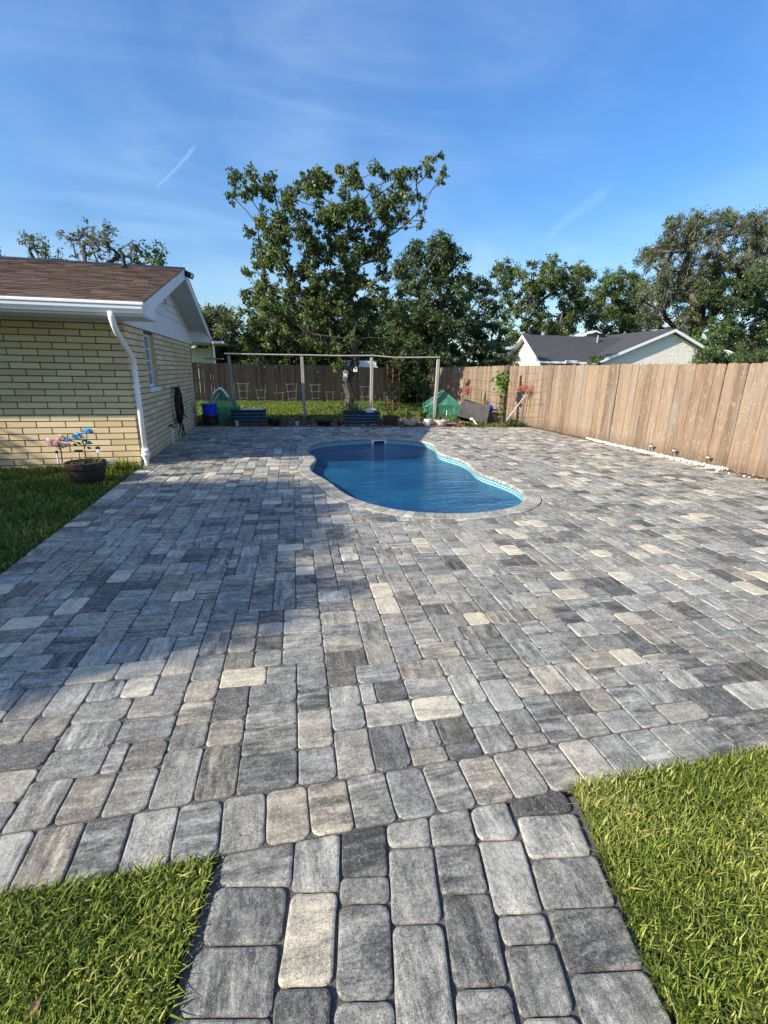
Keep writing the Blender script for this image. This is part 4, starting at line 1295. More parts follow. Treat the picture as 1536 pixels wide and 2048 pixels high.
# ------------------------------------------------------------------ main tree on the lawn
TY = 20.0
Zt = lambda x, y: (430 + x / 3.072, 280 + y / 3.072)
MC = [(130, 240, 42), (105, 195, 25), (215, 215, 42), (110, 350, 42), (200, 330, 48), (290, 300, 52), (340, 240, 38), (365, 330, 45), (440, 335, 48), (490, 325, 38), (535, 245, 40), (600, 225, 50), (650, 200, 38),
      (680, 270, 55), (560, 320, 40), (620, 330, 50), (745, 170, 22), (765, 160, 15), (790, 190, 32), (850, 180, 42), (830, 240, 50), (875, 270, 40), (800, 320, 42), (985, 150, 34), (968, 205, 16), (970, 290, 28),
      (1050, 210, 36), (1110, 235, 50), (1140, 270, 30), (1000, 345, 38), (1100, 360, 60), (1190, 190, 40), (1240, 205, 38), (1300, 130, 34), (1345, 110, 24), (1385, 95, 20), (1325, 195, 34), (1408, 200, 34), (1385, 250, 24),
      (1250, 345, 22), (1285, 360, 14), (1255, 440, 18), (1290, 410, 12), (1262, 525, 20), (1280, 495, 14), (1180, 300, 34), (1200, 360, 36), (1060, 430, 60), (1140, 445, 46), (1010, 430, 50), (1080, 500, 45), (1172, 515, 24), (1070, 545, 26),
      (215, 560, 32), (262, 525, 14), (270, 640, 36), (330, 550, 50), (285, 460, 42), (395, 475, 60), (440, 410, 52), (510, 500, 64), (335, 690, 64), (262, 700, 42), (185, 798, 26), (213, 825, 16), (250, 780, 32), (310, 760, 50), (400, 600, 66),
      (405, 720, 50), (560, 600, 72), (610, 690, 76), (560, 790, 60), (190, 930, 38), (195, 975, 30), (255, 905, 50), (330, 900, 66), (165, 1060, 38), (245, 1000, 50), (320, 1010, 60), (400, 1070, 66), (470, 1140, 60), (560, 1180, 70), (455, 1240, 60),
      (600, 920, 66), (690, 870, 70), (720, 560, 76), (790, 440, 66), (860, 420, 56), (905, 395, 44), (930, 500, 56), (850, 560, 60), (700, 450, 50), (650, 500, 50), (640, 415, 38), (740, 660, 70), (900, 680, 76), (1000, 600, 56), (1030, 700, 60),
      (840, 760, 66), (900, 860, 50), (800, 900, 70), (740, 980, 66), (680, 1080, 60), (900, 1000, 66), (860, 1120, 64), (960, 1090, 50), (770, 1190, 50), (930, 1190, 56), (660, 1240, 50), (600, 1060, 64), (500, 960, 50), (1050, 830, 46), (470, 850, 36), (650, 980, 50)]
rm = random.Random(77); cl = []
for (x, y, r) in MC:
    px, py = Zt(x, y); rr = r / 3.072 * TY / F * .98
    yy = TY + rm.uniform(-2.2, 2.0) * (1 if r > 45 else .8); X, Z = onY(px, py, yy); cl.append((Vector((X, yy, Z)), rr))
    if r > 48:
        px, py = px + rm.uniform(-12, 12), py + rm.uniform(-12, 12); yy = TY + rm.uniform(-2.2, 2.0); X, Z = onY(px, py, yy); cl.append((Vector((X, yy, Z)), rr * .8))
def P3(px, py, Y): a = onY(px, py, Y); return (a[0], Y, a[1])
bx = onY(697, 815, TY)[0]
tp = [(bx, TY, -.05), (bx + .03, TY, .45), P3(700, 790, TY), P3(692, 765, TY), P3(700, 745, TY), P3(712, 722, TY + .1), P3(706, 690, TY), P3(712, 650, TY + .1), P3(700, 610, TY), P3(690, 560, TY - .1)]
extra = [P3(682, 728, TY - .1), P3(672, 700, TY - .15), P3(668, 665, TY - .2), P3(650, 640, TY - .3), P3(690, 715, TY + .1), P3(590, 610, TY - .6), P3(725, 690, TY + .4), P3(735, 600, TY + .6), P3(765, 480, TY + .5), P3(573, 545, TY - .4), P3(640, 500, TY)]
cl = [(Vector(e), .35) for e in extra] + cl + [(c, r * .9) for c, r in poly_clusters([(490, 640), (500, 590), (540, 540), (600, 500), (700, 480), (800, 520), (850, 590), (860, 660), (820, 700), (740, 690), (640, 700), (540, 700)], TY, 13, 75, 7, 2.4, [[(570, 520), (600, 520), (600, 550), (570, 550)]])]
make_tree('shade_tree', 'tall broad shade tree with tufted leaves on the back lawn, birdhouses on its trunk', (bx, TY, 0), tp, cl, .19, M['leaf_main'], M['bark_trunk'], 60000, .112, 5, clump=.10, nsub=18, droop=.9, tonevar=.3, step=.5, kseg=7)

# ------------------------------------------------------------------ background trees
def pt_tree(name, label, poly, Y, basepx, rpx, cnt, r0, lm, bm, nl, leaf, seed, lean=0, **kw):
    holes = kw.pop('holes', ()); thick = kw.pop('thick', 1.6)
    cl = poly_clusters(poly, Y, rpx, cnt, seed, thick, holes)
    cxp = sum(p[0] for p in poly) / len(poly); cyp = sum(p[1] for p in poly) / len(poly)
    X0 = onY(basepx, 742, Y)[0]; X1_, Z1 = onY(cxp, cyp, Y)
    b = (X0, Y, 0); tp = [(X0, Y, -.1), (X0 + (X1_ - X0) * .15, Y, Z1 * .25), (X0 + (X1_ - X0) * .4, Y, Z1 * .5), (X0 + (X1_ - X0) * .7, Y, Z1 * .75)]
    return make_tree(name, label, b, tp, cl, r0, lm, bm, nl, leaf, seed, **kw)

BG = 'trees standing beyond the fences'
pt_tree('evergreen_tree', 'dense dark green tree directly right of the big shade tree', [(812, 500), (830, 488), (850, 505), (862, 480), (882, 468), (905, 488), (925, 525), (930, 560), (926, 600), (915, 640), (920, 735), (800, 735), (790, 660), (800, 620), (815, 590), (800, 560)], 29, 870, 15, 105, .3, M['leaf_dark'], M['bark_dark'], 36000, .14, 101, thick=2.2, nsub=11, clump=.17, group=BG, step=1)
pt_tree('evergreen_tree', 'dark understorey tree filling the space behind the shade tree trunk', [(520, 640), (600, 610), (700, 600), (790, 600), (820, 650), (830, 700), (845, 748), (520, 748)], 32, 700, 20, 80, .25, M['leaf_dark'], M['bark_dark'], 36000, .19, 102, thick=2.0, nsub=8, clump=.26, group=BG, step=1)
pt_tree('leafy_tree', 'yellowish leafy tree low behind the shade tree above the rear fence', [(500, 655), (540, 625), (590, 640), (640, 650), (660, 700), (655, 745), (500, 745)], 28.5, 580, 17, 50, .16, M['leaf_mid'], M['bark'], 20000, .17, 103, thick=1.0, nsub=8, clump=.24, group=BG, step=1)
pt_tree('leafy_tree', 'hazy olive tree left of the shade tree, beyond the rear fence', [(398, 622), (425, 614), (455, 625), (480, 655), (500, 690), (512, 745), (398, 745)], 33, 450, 15, 60, .2, M['leaf_oak'], M['bark_dark'], 26000, .15, 104, thick=1.5, nsub=8, clump=.24, group=BG, step=1)
pt_tree('leafy_tree', 'bright leafy shrub-like tree right of the shade tree trunk above the dark shade', [(820, 640), (850, 625), (900, 640), (905, 670), (880, 690), (830, 680)], 26.6, 855, 12, 30, .1, M['leaf_pale'], M['bark'], 6500, .14, 105, thick=.6, nsub=7, clump=.24, group=BG, step=1)
pt_tree('slim_tree', 'slim dark tree in the gap between the dense tree and the neighbour gable', [(930, 575), (948, 558), (975, 568), (992, 600), (1000, 650), (1012, 700), (1005, 748), (920, 748), (925, 650)], 34, 960, 12, 62, .16, M['leaf_dark'], M['bark_dark'], 20000, .16, 106, thick=1.6, nsub=7, clump=.22, group=BG, step=1)
pt_tree('open_tree', 'open-crowned green tree with sky showing through above the charcoal roof', [(978, 540), (1005, 521), (1035, 530), (1055, 550), (1062, 530), (1090, 518), (1130, 520), (1165, 526), (1182, 548), (1172, 585), (1155, 615), (1150, 650), (1150, 680), (1010, 690), (1012, 630), (1005, 590), (990, 565)], 38, 1075, 13, 88, .24, M['leaf_main'], M['bark'], 26000, .18, 107, thick=2.2, nsub=11, clump=.16, group=BG, step=1, holes=[[(1030, 560), (1048, 556), (1050, 600), (1030, 610)], [(1095, 590), (1115, 600), (1125, 640), (1100, 650), (1092, 620)]])
pt_tree('evergreen_tree', 'low dark round tree just behind the ridge of the charcoal roof', [(1085, 680), (1100, 640), (1150, 612), (1200, 620), (1260, 640), (1290, 660), (1290, 720), (1085, 720)], 42, 1190, 15, 55, .22, M['leaf_dark'], M['bark_dark'], 20000, .22, 108, thick=2, nsub=8, clump=.24, group=BG, step=1.2)
pt_tree('oak_tree', 'small spreading olive oak between the open tree and the big mossy oak', [(1172, 600), (1190, 572), (1220, 552), (1255, 546), (1285, 560), (1300, 600), (1310, 650), (1260, 650), (1230, 620), (1190, 620)], 46, 1280, 14, 46, .3, M['leaf_mid'], M['bark_dark'], 17000, .2, 109, thick=2, nsub=8, clump=.22, group=BG, step=1.2)
pt_tree('oak_tree', 'huge grey-green oak hung with moss at the right, towering over the neighbour house', [(1278, 512), (1300, 498), (1335, 480), (1338, 448), (1370, 436), (1400, 440), (1420, 430), (1455, 422), (1490, 440), (1536, 428), (1600, 440), (1660, 500), (1650, 600), (1560, 620), (1500, 600), (1440, 610), (1400, 650), (1340, 668), (1300, 650), (1275, 600), (1300, 570), (1310, 545), (1285, 530)], 40, 1370, 17, 190, .75, M['leaf_oak'], M['bark'], 80000, .15, 110, thick=4, nsub=9, clump=.2, group=BG, step=1.2, moss=.35, kseg=7, bare=.06, holes=[[(1400, 620), (1440, 620), (1440, 680), (1390, 680)]])
pt_tree('evergreen_tree', 'dark dense evergreen at the right edge in front of the mossy oak', [(1395, 560), (1430, 535), (1460, 545), (1490, 560), (1520, 540), (1600, 520), (1680, 540), (1680, 745), (1430, 745), (1440, 690), (1450, 640), (1410, 610)], 36, 1520, 19, 105, .3, M['leaf_dark'], M['bark_dark'], 42000, .2, 111, thick=2, nsub=8, clump=.24, group=BG, step=1.2)
pt_tree('leafy_tree', 'rounded green tree low behind the right gable of the stucco house', [(1380, 720), (1390, 665), (1430, 640), (1470, 650), (1490, 700), (1490, 735)], 33, 1440, 13, 34, .12, M['leaf_mid'], M['bark_dark'], 12000, .17, 112, thick=1.2, nsub=7, clump=.24, group=BG, step=1.2)
pt_tree('sparse_tree', 'sparse half-bare tree rising behind the ridge of the brick house', [(120, 470), (140, 462), (165, 443), (200, 440), (235, 448), (262, 475), (280, 505), (270, 560), (150, 560), (150, 500)], 27, 215, 11, 48, .16, M['leaf_dusty'], M['bark'], 1700, .13, 113, thick=1.2, nsub=9, clump=.12, group=BG, step=.7, bare=.18)
pt_tree('sparse_tree', 'smaller sparse tree left of the half-bare one behind the brick house roof', [(45, 482), (75, 472), (100, 490), (130, 510), (140, 560), (60, 560), (60, 515)], 28, 100, 11, 24, .12, M['leaf_main'], M['bark'], 1000, .12, 114, thick=1, nsub=9, clump=.12, group=BG, step=.7)
pt_tree('sparse_tree', 'thin sparse tree nearest the vent pipe side of the brick house gable', [(275, 490), (300, 482), (325, 495), (332, 520), (320, 560), (270, 560)], 26, 298, 9, 20, .1, M['leaf_main'], M['bark'], 900, .15, 115, thick=.8, nsub=5, clump=.16, group=BG, step=.7)
pt_tree('sparse_tree', 'dark twig tips of a tree at the far left edge above the brick house ridge', [(-60, 470), (0, 496), (10, 508), (5, 560), (-60, 560)], 27, -30, 10, 16, .12, M['leaf_main'], M['bark'], 1100, .16, 116, thick=.8, nsub=6, clump=.16, group=BG, step=.7)
pt_tree('hedge_shrub', 'feathery green shrub rising over the cedar fence at the right', [(1385, 740), (1395, 708), (1425, 694), (1450, 702), (1470, 712), (1490, 718), (1490, 745)], 16, 1440, 9, 60, .05, M['leaf_mid'], M['bark'], 9000, .07, 117, thick=.5, nsub=7, clump=.3, group=BG, cat='shrub', step=.5)
pt_tree('hedge_shrub', 'clipped leafy hedge top running to the right edge over the cedar fence', [(1480, 745), (1485, 712), (1510, 706), (1560, 700), (1640, 705), (1640, 745)], 14, 1550, 9, 60, .05, M['leaf_pale'], M['bark'], 9000, .07, 118, thick=.5, nsub=7, clump=.3, group=BG, cat='shrub', step=.5)
pt_tree('young_tree', 'little leafy sapling sticking up by the charcoal roof gutter', [(1178, 725), (1180, 712), (1195, 708), (1203, 720), (1200, 738), (1180, 738)], 20, 1190, 6, 12, .03, M['leaf_main'], M['bark'], 700, .08, 119, thick=.3, nsub=5, clump=.25, group=BG, step=.4)
# far wood closing the horizon behind the fences
rng = np.random.default_rng(55); P = []; T = []
for i in range(560):
    x = rng.uniform(-40, 95); y = rng.uniform(58, 75); c = np.array([x, y, rng.uniform(.5, 3.6 + 1.0 * math.sin(x * .35) + .8 * math.sin(x * .13 + 1))])
    m_ = 70; P.append(c + rng.normal(size=(m_, 3)) * .75); T.append(np.full(m_, rng.uniform(-.15, .2)))
V, Fc, pc = leaf_cloud(np.concatenate(P), .42, rng, .3, np.concatenate(T), .7)
o = link('far_wood', mesh_np(V, Fc, M['leaf_dark'], pc=pc)); tag(o, 'distant dark green wood closing the view beyond the fences', 'woodland', kind='stuff')
pt_tree('evergreen_shrub', 'dark dense shrubbery hiding the right end of the rear fence', [(785, 748), (800, 712), (850, 700), (895, 712), (898, 748), (885, 770), (872, 798), (835, 802), (800, 800), (792, 775)], 24.4, 835, 12, 46, .10, M['leaf_dark'], M['bark_dark'], 15000, .14, 121, thick=.8, nsub=8, clump=.26, group='shrubs in the back garden', cat='shrub', step=.6)
# palm
pm = thing('palm_tree', 'dark palm with hanging fronds just left of the neighbour gable', 'palm', (14.4, 29.5, 0), group=BG)
q = MB(); q.tube([(0, 0, -.1), (.1, 0, 1.2), (.05, 0, 2.6)], [.22, .2, .18], 10); q.build('trunk', M['bark_dark'], pm)
rng = np.random.default_rng(8); V = []; Fc = []; pcs = []
for k in range(22):
    a = rng.uniform(0, 2 * PI); el = rng.uniform(-.5, 1.1); L = rng.uniform(1.0, 1.5); d = Vector((math.cos(a) * math.cos(el), math.sin(a) * math.cos(el), math.sin(el)))
    c = Vector((.05, 0, 2.7)) + d * L * .6; side = d.cross(Vector((0, 0, 1))).normalized(); up = side.cross(d)
    for j in range(15):
        t = (j / 14 - .5) * 2.6; dr = (d * math.cos(t) + side * math.sin(t)); tip = c + dr * L * .62 + Vector((0, 0, -.28 * rng.uniform(.5, 1.5))); mid = c + dr * L * .33 + up * .05; w = side * .0 + dr.cross(up).normalized() * .035
        o0 = len(V); V += [tuple(c), tuple(mid + w), tuple(tip), tuple(mid - w)]; Fc.append([o0, o0 + 1, o0 + 2, o0 + 3]); pcs += [(rng.uniform(0, .8), 0, 0)] * 4
o = link('fronds', mesh_np(np.array(V), np.array(Fc), M['leaf_dark'], pc=pcs), pm)

# unseen tree added at the left, crown shaped to cast the patio shade
Spoly = [(.36, 4.7), (.36, 6.1), (.26, 6.7), (-.08, 7.14), (-.9, 7.1), (-1.9, 7.04), (-2.3, 7.6), (-3.0, 8.75), (-3.05, 9.3), (-4.2, 9.9), (-7, 10), (-7.2, 4), (-5, 2.6), (-1.42, 2.4), (-.9, 2.5), (-.57, 2.56), (-.25, 2.85), (.1, 3.4), (.28, 4.1)]
rng = np.random.default_rng(91); rn = random.Random(4); P = []; T = []; cl = []
TX = -10.2
while len(cl) < 330:
    x = rn.uniform(-7.2, .4); y = rn.uniform(2.3, 10)
    if not in_poly(Spoly, x, y): continue
    # keep a margin from the outline
    dmin = min(math.hypot(x - (a[0] * (1 - t) + b[0] * t), y - (a[1] * (1 - t) + b[1] * t)) for a, b in zip(Spoly, Spoly[1:] + Spoly[:1]) for t in (0, .25, .5, .75))
    if x > -3.2 and dmin < .12: continue
    gap = math.sin(x * 2.3 + 1) * math.sin(y * 1.9) 
    if x < -2.1 and rn.random() < .45: continue
    xx = TX + rn.uniform(-.8, .8); z = (x - xx) / 1.8; yy = y - .6 * z; cl.append((Vector((xx, yy, z)), min(.42, max(.16, dmin * .9))))
rootp = (TX, 3.2, 0)
mt_ = make_tree('unseen_shade_tree', 'unseen tree added at the left, crown shaped to shade the patio', rootp, [(TX, 3.2, -.1), (TX, 3.2, 1.0), (TX, 3.0, 2.0), (TX, 2.9, 3.0)], cl, .2, M['leaf_mid'], M['bark'], 80000, .10, 120, clump=.38, nsub=7, step=.7)

# ------------------------------------------------------------------ grass
def blades(P, h, w, rng, mt, name, label, lean=.5, two=True, parent=None, tip=True, cat=None):
    n_ = len(P); P = np.asarray(P); a = rng.uniform(0, 2 * PI, n_); hh = h * rng.uniform(.55, 1.25, n_); ww = w * rng.uniform(.7, 1.3, n_)
    side = np.stack([np.cos(a), np.sin(a), np.zeros(n_)], 1); fw = np.stack([-np.sin(a), np.cos(a), np.zeros(n_)], 1)
    ln = rng.uniform(.1, 1, n_) * lean; up = np.array([0, 0, 1.0])
    b0 = P - side * ww[:, None] / 2; b1 = P + side * ww[:, None] / 2
    mid = P + fw * (hh * ln * .35)[:, None] + up * (hh * .6)[:, None]; tipp = P + fw * (hh * ln * 1.15)[:, None] + up * (hh * (1 - ln * .38))[:, None]
    m0 = mid - side * ww[:, None] * .48; m1 = mid + side * ww[:, None] * .48
    t = np.clip(rng.normal(.44 if not label or 'left of' not in label and 'at the left' not in label else .34, .22, n_), 0, 1); dz_ = np.sin(P[:, 0] * 5.1 + 2) * np.sin(P[:, 1] * 6.3) * .16 + .14; t = np.clip(t + dz_ * .8 - .06, 0, 1); dry = rng.random(n_) < dz_.clip(.05, 1); t[dry] = rng.uniform(.85, 1, dry.sum())  # blades labelled left are toned darker, painting in shadow on the left lawn
    if two:
        t0 = tipp - side * ww[:, None] * .12; t1 = tipp + side * ww[:, None] * .12
        V = np.stack([b0, b1, m1, m0, t1, t0], 1).reshape(-1, 3); i = np.arange(n_)[:, None] * 6
        Fc = np.concatenate([i + np.array([0, 1, 2, 3]), i + np.array([3, 2, 4, 5])]); k = 6
    else:
        V = np.stack([b0, b1, tipp + side * ww[:, None] * .2, tipp - side * ww[:, None] * .2], 1).reshape(-1, 3); Fc = np.arange(n_)[:, None] * 4 + np.array([0, 1, 2, 3]); k = 4
    pc = np.repeat(np.stack([t, rng.uniform(0, 1, n_), np.zeros(n_)], 1), k, 0)
    o = link(name, mesh_np(V, Fc, mt, pc=pc, smooth=False), parent); o['kind'] = 'stuff'
    if label: tag(o, label, cat)
    return o


def scatter(poly, n_, rng, holes=()):
    xs = [p[0] for p in poly]; ys = [p[1] for p in poly]; out = []
    while len(out) < n_:
        k = n_ * 2; x = rng.uniform(min(xs), max(xs), k); y = rng.uniform(min(ys), max(ys), k)
        ins = np.zeros(k, bool)
        for i in range(len(poly)):
            a, b = poly[i], poly[i - 1]; c = ((a[1] > y) != (b[1] > y)) & (x < (b[0] - a[0]) * (y - a[1]) / ((b[1] - a[1]) or 1e-9) + a[0]); ins ^= c
        out += list(zip(x[ins], y[ins]))
    return np.array(out[:n_])


rng = np.random.default_rng(71)
def thin(P, rng, sc=3.0, ph=0):
    """patchy density"""
    v = np.sin(P[:, 0] * sc * 2.1 + ph) * np.sin(P[:, 1] * sc * 1.7 + 1 + ph) + .6 * np.sin(P[:, 0] * sc * 5 + P[:, 1] * sc * 4)
    return P[rng.random(len(P)) < np.clip(.80 + .25 * v, .35, 1)]
wl_e = [(q[0] - .030, q[1]) for q in wl]; wr_e = [(q[0] + .014, q[1]) for q in wr]
right_poly = [(1.12, nearY(1.13) + .002), (3.3, nearY(3.3) + .002), (3.3, .30), wr_e[0]] + wr_e[1:]
left_poly = [(-1.9, nearY(-1.9) + .002), (-.30, nearY(-.3) - .02)] + wl_e + [(-1.9, .45)]
for nm, poly, cnt, lab in (('lawn_grass', right_poly, 78000, 'bright sunlit lawn grass at the right of the paver path'), ('lawn_grass', left_poly, 52000, 'coarse lawn grass at the left of the paver path')):
    P = thin(scatter(poly, cnt, rng), rng, 3.0, len(lab))
    P3_ = np.column_stack([P, np.full(len(P), -.032) + rng.uniform(0, .012, len(P))])
    blades(P3_, .060 if 'right' in lab else .056, .0044 if 'right' in lab else .0048, rng, M['grass_near'], nm, lab, 1.0, cat='grass')
# dry clippings under the blades
for poly, cnt, lab in ((right_poly, 9000, 'dry straw-coloured clippings lying in the right-hand lawn'), (left_poly, 5000, 'dry straw-coloured clippings lying in the lawn left of the path')):
    P = scatter(poly, cnt, rng); P3_ = np.column_stack([P, np.full(len(P), -.018)])
    d = rng.normal(size=(cnt, 3)); V, Fc, pc = leaf_cloud(P3_, .030, rng, .0, np.full(cnt, .2), .13)
    V[:, 2] = -.022 + (V[:, 2] + .02) * .35
    o = link('dry_clippings', mesh_np(V, Fc, M['straw'], pc=pc)); tag(o, lab, 'dry grass', kind='stuff')
lawn_l = [(-2.215, 2.0), (-2.215, 8.60), (-6.5, 8.64), (-6.5, 2.0)]
P = thin(scatter(lawn_l, 62000, rng), rng, 1.5); P = P[(P[:, 1] > 3.0)]
blades(np.column_stack([P, np.full(len(P), -.03)]), .075, .011, rng, M['grass_far'], 'lawn_grass', 'shaded lawn grass in front of the yellow brick wall', .9, cat='grass')
back_poly = [(-4.5, 16.6), (7.9, 16.4), (7.9, 25.3), (-6, 25.3), (-6, 16.7)]
P = thin(scatter(back_poly, 80000, rng), rng, .7)
blades(np.column_stack([P, np.full(len(P), -.03)]), .10, .028, rng, M['grass_far'], 'lawn_grass', 'sunny back lawn in front of the rear board fence', .9, two=False, cat='grass')
P = scatter([(6.0, 13.75), (7.9, 13.6), (7.9, 16.6), (5.4, 16.8)], 9000, rng)
blades(np.column_stack([P, np.full(len(P), -.03)]), .08, .016, rng, M['grass_far'], 'lawn_grass', 'grass patch in the far right corner by the cedar fence', .9, two=False, cat='grass')
P = scatter([(-2.2, 15.3), (-1.2, 14.8), (-1.2, 16.8), (-3.5, 16.8)], 5000, rng)
blades(np.column_stack([P, np.full(len(P), -.03)]), .09, .018, rng, M['grass_far'], 'lawn_grass', 'grass patch between the blue bin and the green plant cover', .9, two=False, cat='grass')
# brown leaf in the near grass
lx, ly = g(72, 2025)
q = MB(); q.cur = (.35, 0, 0); q.raw([(-.02, 0, 0), (0, -.012, .006), (.025, 0, .002), (0, .013, .008)], [[0, 1, 2, 3]]); o = q.build('fallen_leaf', M['straw'], None, (lx, ly, .02), (.2, -.3, 1)); tag(o, 'single brown fallen leaf lying in the grass at the lower left', 'leaf')

# ------------------------------------------------------------------ planting bed
bed = link('planting_bed', mesh_np([(-1.9, 14.42, -.012), (6.0, 13.55, -.012), (6.1, 16.2, -.012), (1.5, 16.9, -.012), (-1.3, 16.6, -.012)], [[0, 1, 2, 3, 4]], M['mulch'])); tag(bed, 'dark soil bed along the far edge of the patio', kind='structure')
P = scatter([(-1.4, 14.35), (5.9, 13.6), (5.6, 16.2), (-1.2, 16.5)], 5200, rng)
V, Fc, pc = leaf_cloud(np.column_stack([P, np.full(len(P), .01)]), .10, rng, 0, rng.uniform(-.1, .6, len(P)), .55); V[:, 2] = np.abs(V[:, 2]) * .5
o = link('mulch_chips', mesh_np(V, Fc, M['straw'], pc=pc)); tag(o, 'brown mulch chips and dead leaves over the planting bed', 'mulch', kind='stuff')
# pebbles + dirt strip at the cedar fence
strip = link('dirt_strip', mesh_np([(PX1 - .01, 1.0, -.014), (7.99, 1.0, -.014), (7.99, 14, -.014), (PX1 - .01, 14, -.014)], [[0, 1, 2, 3]], M['mulch'])); tag(strip, 'narrow bare soil strip at the foot of the cedar fence', kind='structure')
ico = bmesh.new(); bmesh.ops.create_icosphere(ico, subdivisions=1, radius=1); iv = np.array([v.co[:] for v in ico.verts]); ifc = np.array([[v.index for v in f.verts] for f in ico.faces]); ico.free()
def pebbles(P, rng, s0, s1):
    V = []; Fc = []; pc = []
    for k, p in enumerate(P):
        s = rng.uniform(s0, s1); sc = np.array([1, rng.uniform(.65, 1), rng.uniform(.5, .8)]) * s; a = rng.uniform(0, PI); c_, s_ = math.cos(a), math.sin(a)
        v = iv * sc * (1 + rng.uniform(-.15, .15, (len(iv), 1))); v = np.column_stack([v[:, 0] * c_ - v[:, 1] * s_, v[:, 0] * s_ + v[:, 1] * c_, v[:, 2]]) + p
        Fc.append(ifc + len(V) * len(iv)); V.append(v); pc.append(np.tile([rng.uniform(0, 1), 0, 0], (len(iv), 1)))
    return np.concatenate(V), np.concatenate(Fc), np.concatenate(pc)
P = []
for k in range(1100):
    y = rng.uniform(6.7, 10.75); wd = .20 * (1 if y < 9.5 else (11 - y) / 1.5); P.append((7.97 - rng.uniform(0, wd), y, rng.uniform(.0, .028)))
for k in range(14): P.append((7.96 - rng.uniform(0, .35), rng.uniform(5.3, 6.7), .01))
V, Fc, pc = pebbles(P, rng, .018, .038)
o = link('white_pebbles', mesh_np(V, Fc, M['gravel'], True, pc=pc)); tag(o, 'strip of white pebbles between the patio and the cedar fence', 'gravel', kind='stuff')
P = scatter([(7.72, 4), (7.98, 4), (7.98, 6.7), (7.72, 6.7)], 700, rng); P = np.vstack([P, scatter([(7.8, 10.6), (7.98, 10.6), (7.98, 13.2), (7.8, 13.2)], 400, rng)])
V, Fc, pc = leaf_cloud(np.column_stack([P, np.full(len(P), .008)]), .035, rng, 0, rng.uniform(-.1, .6, len(P)), .5); V[:, 2] = np.abs(V[:, 2]) * .6
o = link('dead_leaves', mesh_np(V, Fc, M['straw'], pc=pc)); tag(o, 'brown leaf litter at the foot of the cedar fence', 'leaf litter', kind='stuff')
# path lights
def path_light(px, py, label):
    x, y = g(px, py); x = min(x, 7.86)
    t = thing('path_light', label, 'path light', (x, y, 0), 0, 'small stake lights along the cedar fence')
    q = MB(); q.tube([(0, 0, 0), (0, 0, .17)], .007, 6); q.build('stake', M['darkmetal'], t)
    q = MB(); q.lathe([(.004, .215), (.045, .20), (.045, .19), (.03, .185)], (0, 0, 0), 12); q.build('cap', M['wire'], t)
    q = MB(); q.lathe([(.028, .16), (.03, .188)], (0, 0, 0), 10, True); q.build('lens', M['whiteplastic'], t)
path_light(1309, 907, 'farthest of the three little stake lights at the cedar fence')
path_light(1356, 917, 'middle one of the three little stake lights at the cedar fence')
path_light(1429, 932, 'nearest of the three little stake lights, at the end of the white pebbles')

# ------------------------------------------------------------------ flower planter by the house
pl = thing('barrel_planter', 'dark half-barrel planter with fabric flowers in front of the yellow brick wall', 'planter', (-2.66, 7.48, 0))
pl.scale = (.88, .88, .93)
for k in range(22):
    a0 = 2 * PI * k / 22; a1 = a0 + 2 * PI / 22 * .97; q = MB(); rr = random.Random(k); q.cur = (rr.random(), rr.random(), 0)
    vs = []
    for (r, z) in ((.215, 0), (.275, .16), (.305, .315)):
        for a in (a0, a1):
            vs.append((r * math.cos(a), r * math.sin(a), z)); vs.append(((r - .02) * math.cos(a), (r - .02) * math.sin(a), z))
    fs = []
    for j in range(2):
        o0 = j * 4; fs += [[o0, o0 + 2, o0 + 6, o0 + 4], [o0 + 3, o0 + 1, o0 + 5, o0 + 7], [o0 + 2, o0 + 3, o0 + 7, o0 + 6], [o0 + 1, o0, o0 + 4, o0 + 5]]
    fs += [[8, 10, 11, 9], [0, 1, 3, 2]]
    q.raw(vs, fs); q.build('stave', M['redwood'] if k in (10, 11, 12) else M['barrel'], pl)
for z, r in ((.07, .245), (.22, .291)):
    q = MB(); q.lathe([(r, z - .013), (r + .004, z - .013), (r + .006, z + .013), (r + .002, z + .013)], (0, 0, 0), 28, False); q.build('hoop', M['darkmetal'], pl)
q = MB(); q.lathe([(.001, .29), (.15, .30), (.285, .28)], (0, 0, 0), 20); q.build('soil', M['soil'], pl)
rng2 = np.random.default_rng(17)
P = np.column_stack([rng2.normal(0, .12, 160), rng2.normal(0, .12, 160), np.full(160, .30)])
V, Fc, pc = leaf_cloud(P, .05, rng2, -.5, None, .5); o = link('weeds', mesh_np(V, Fc, M['leaf_dusty'], pc=pc), pl); o['kind'] = 'stuff'
def rose(root_, c, R, mt_, seed, name='flower'):
    rng3 = np.random.default_rng(seed); V = []; Fc = []; pcs = []
    for ringi, (n_, rr, tilt) in enumerate(((3, .25, 1.4), (5, .5, 1.0), (7, .8, .6), (8, 1.0, .25))):
        for k in range(n_):
            a = 2 * PI * k / n_ + ringi * .5 + rng3.uniform(-.2, .2); d = Vector((math.cos(a), math.sin(a), 0)); s = Vector((-math.sin(a), math.cos(a), 0)); up = Vector((0, 0, 1))
            b = d * R * rr * .25 + up * 0; m1 = d * R * rr * .8 + up * R * math.sin(tilt) * .8; tp_ = d * R * rr * 1.05 + up * R * math.sin(tilt) * .95; w = R * .42
            o0 = len(V); V += [tuple(Vector(c) + b), tuple(Vector(c) + m1 + s * w), tuple(Vector(c) + tp_ + s * w * .4), tuple(Vector(c) + tp_ - s * w * .4), tuple(Vector(c) + m1 - s * w)]; Fc.append([o0, o0 + 1, o0 + 2, o0 + 3, o0 + 4]); pcs += [(rng3.uniform(.1, 1), 0, 0)] * 5
    return link(name, mesh_np(np.array(V), Fc, mt_, pc=pcs), root_)
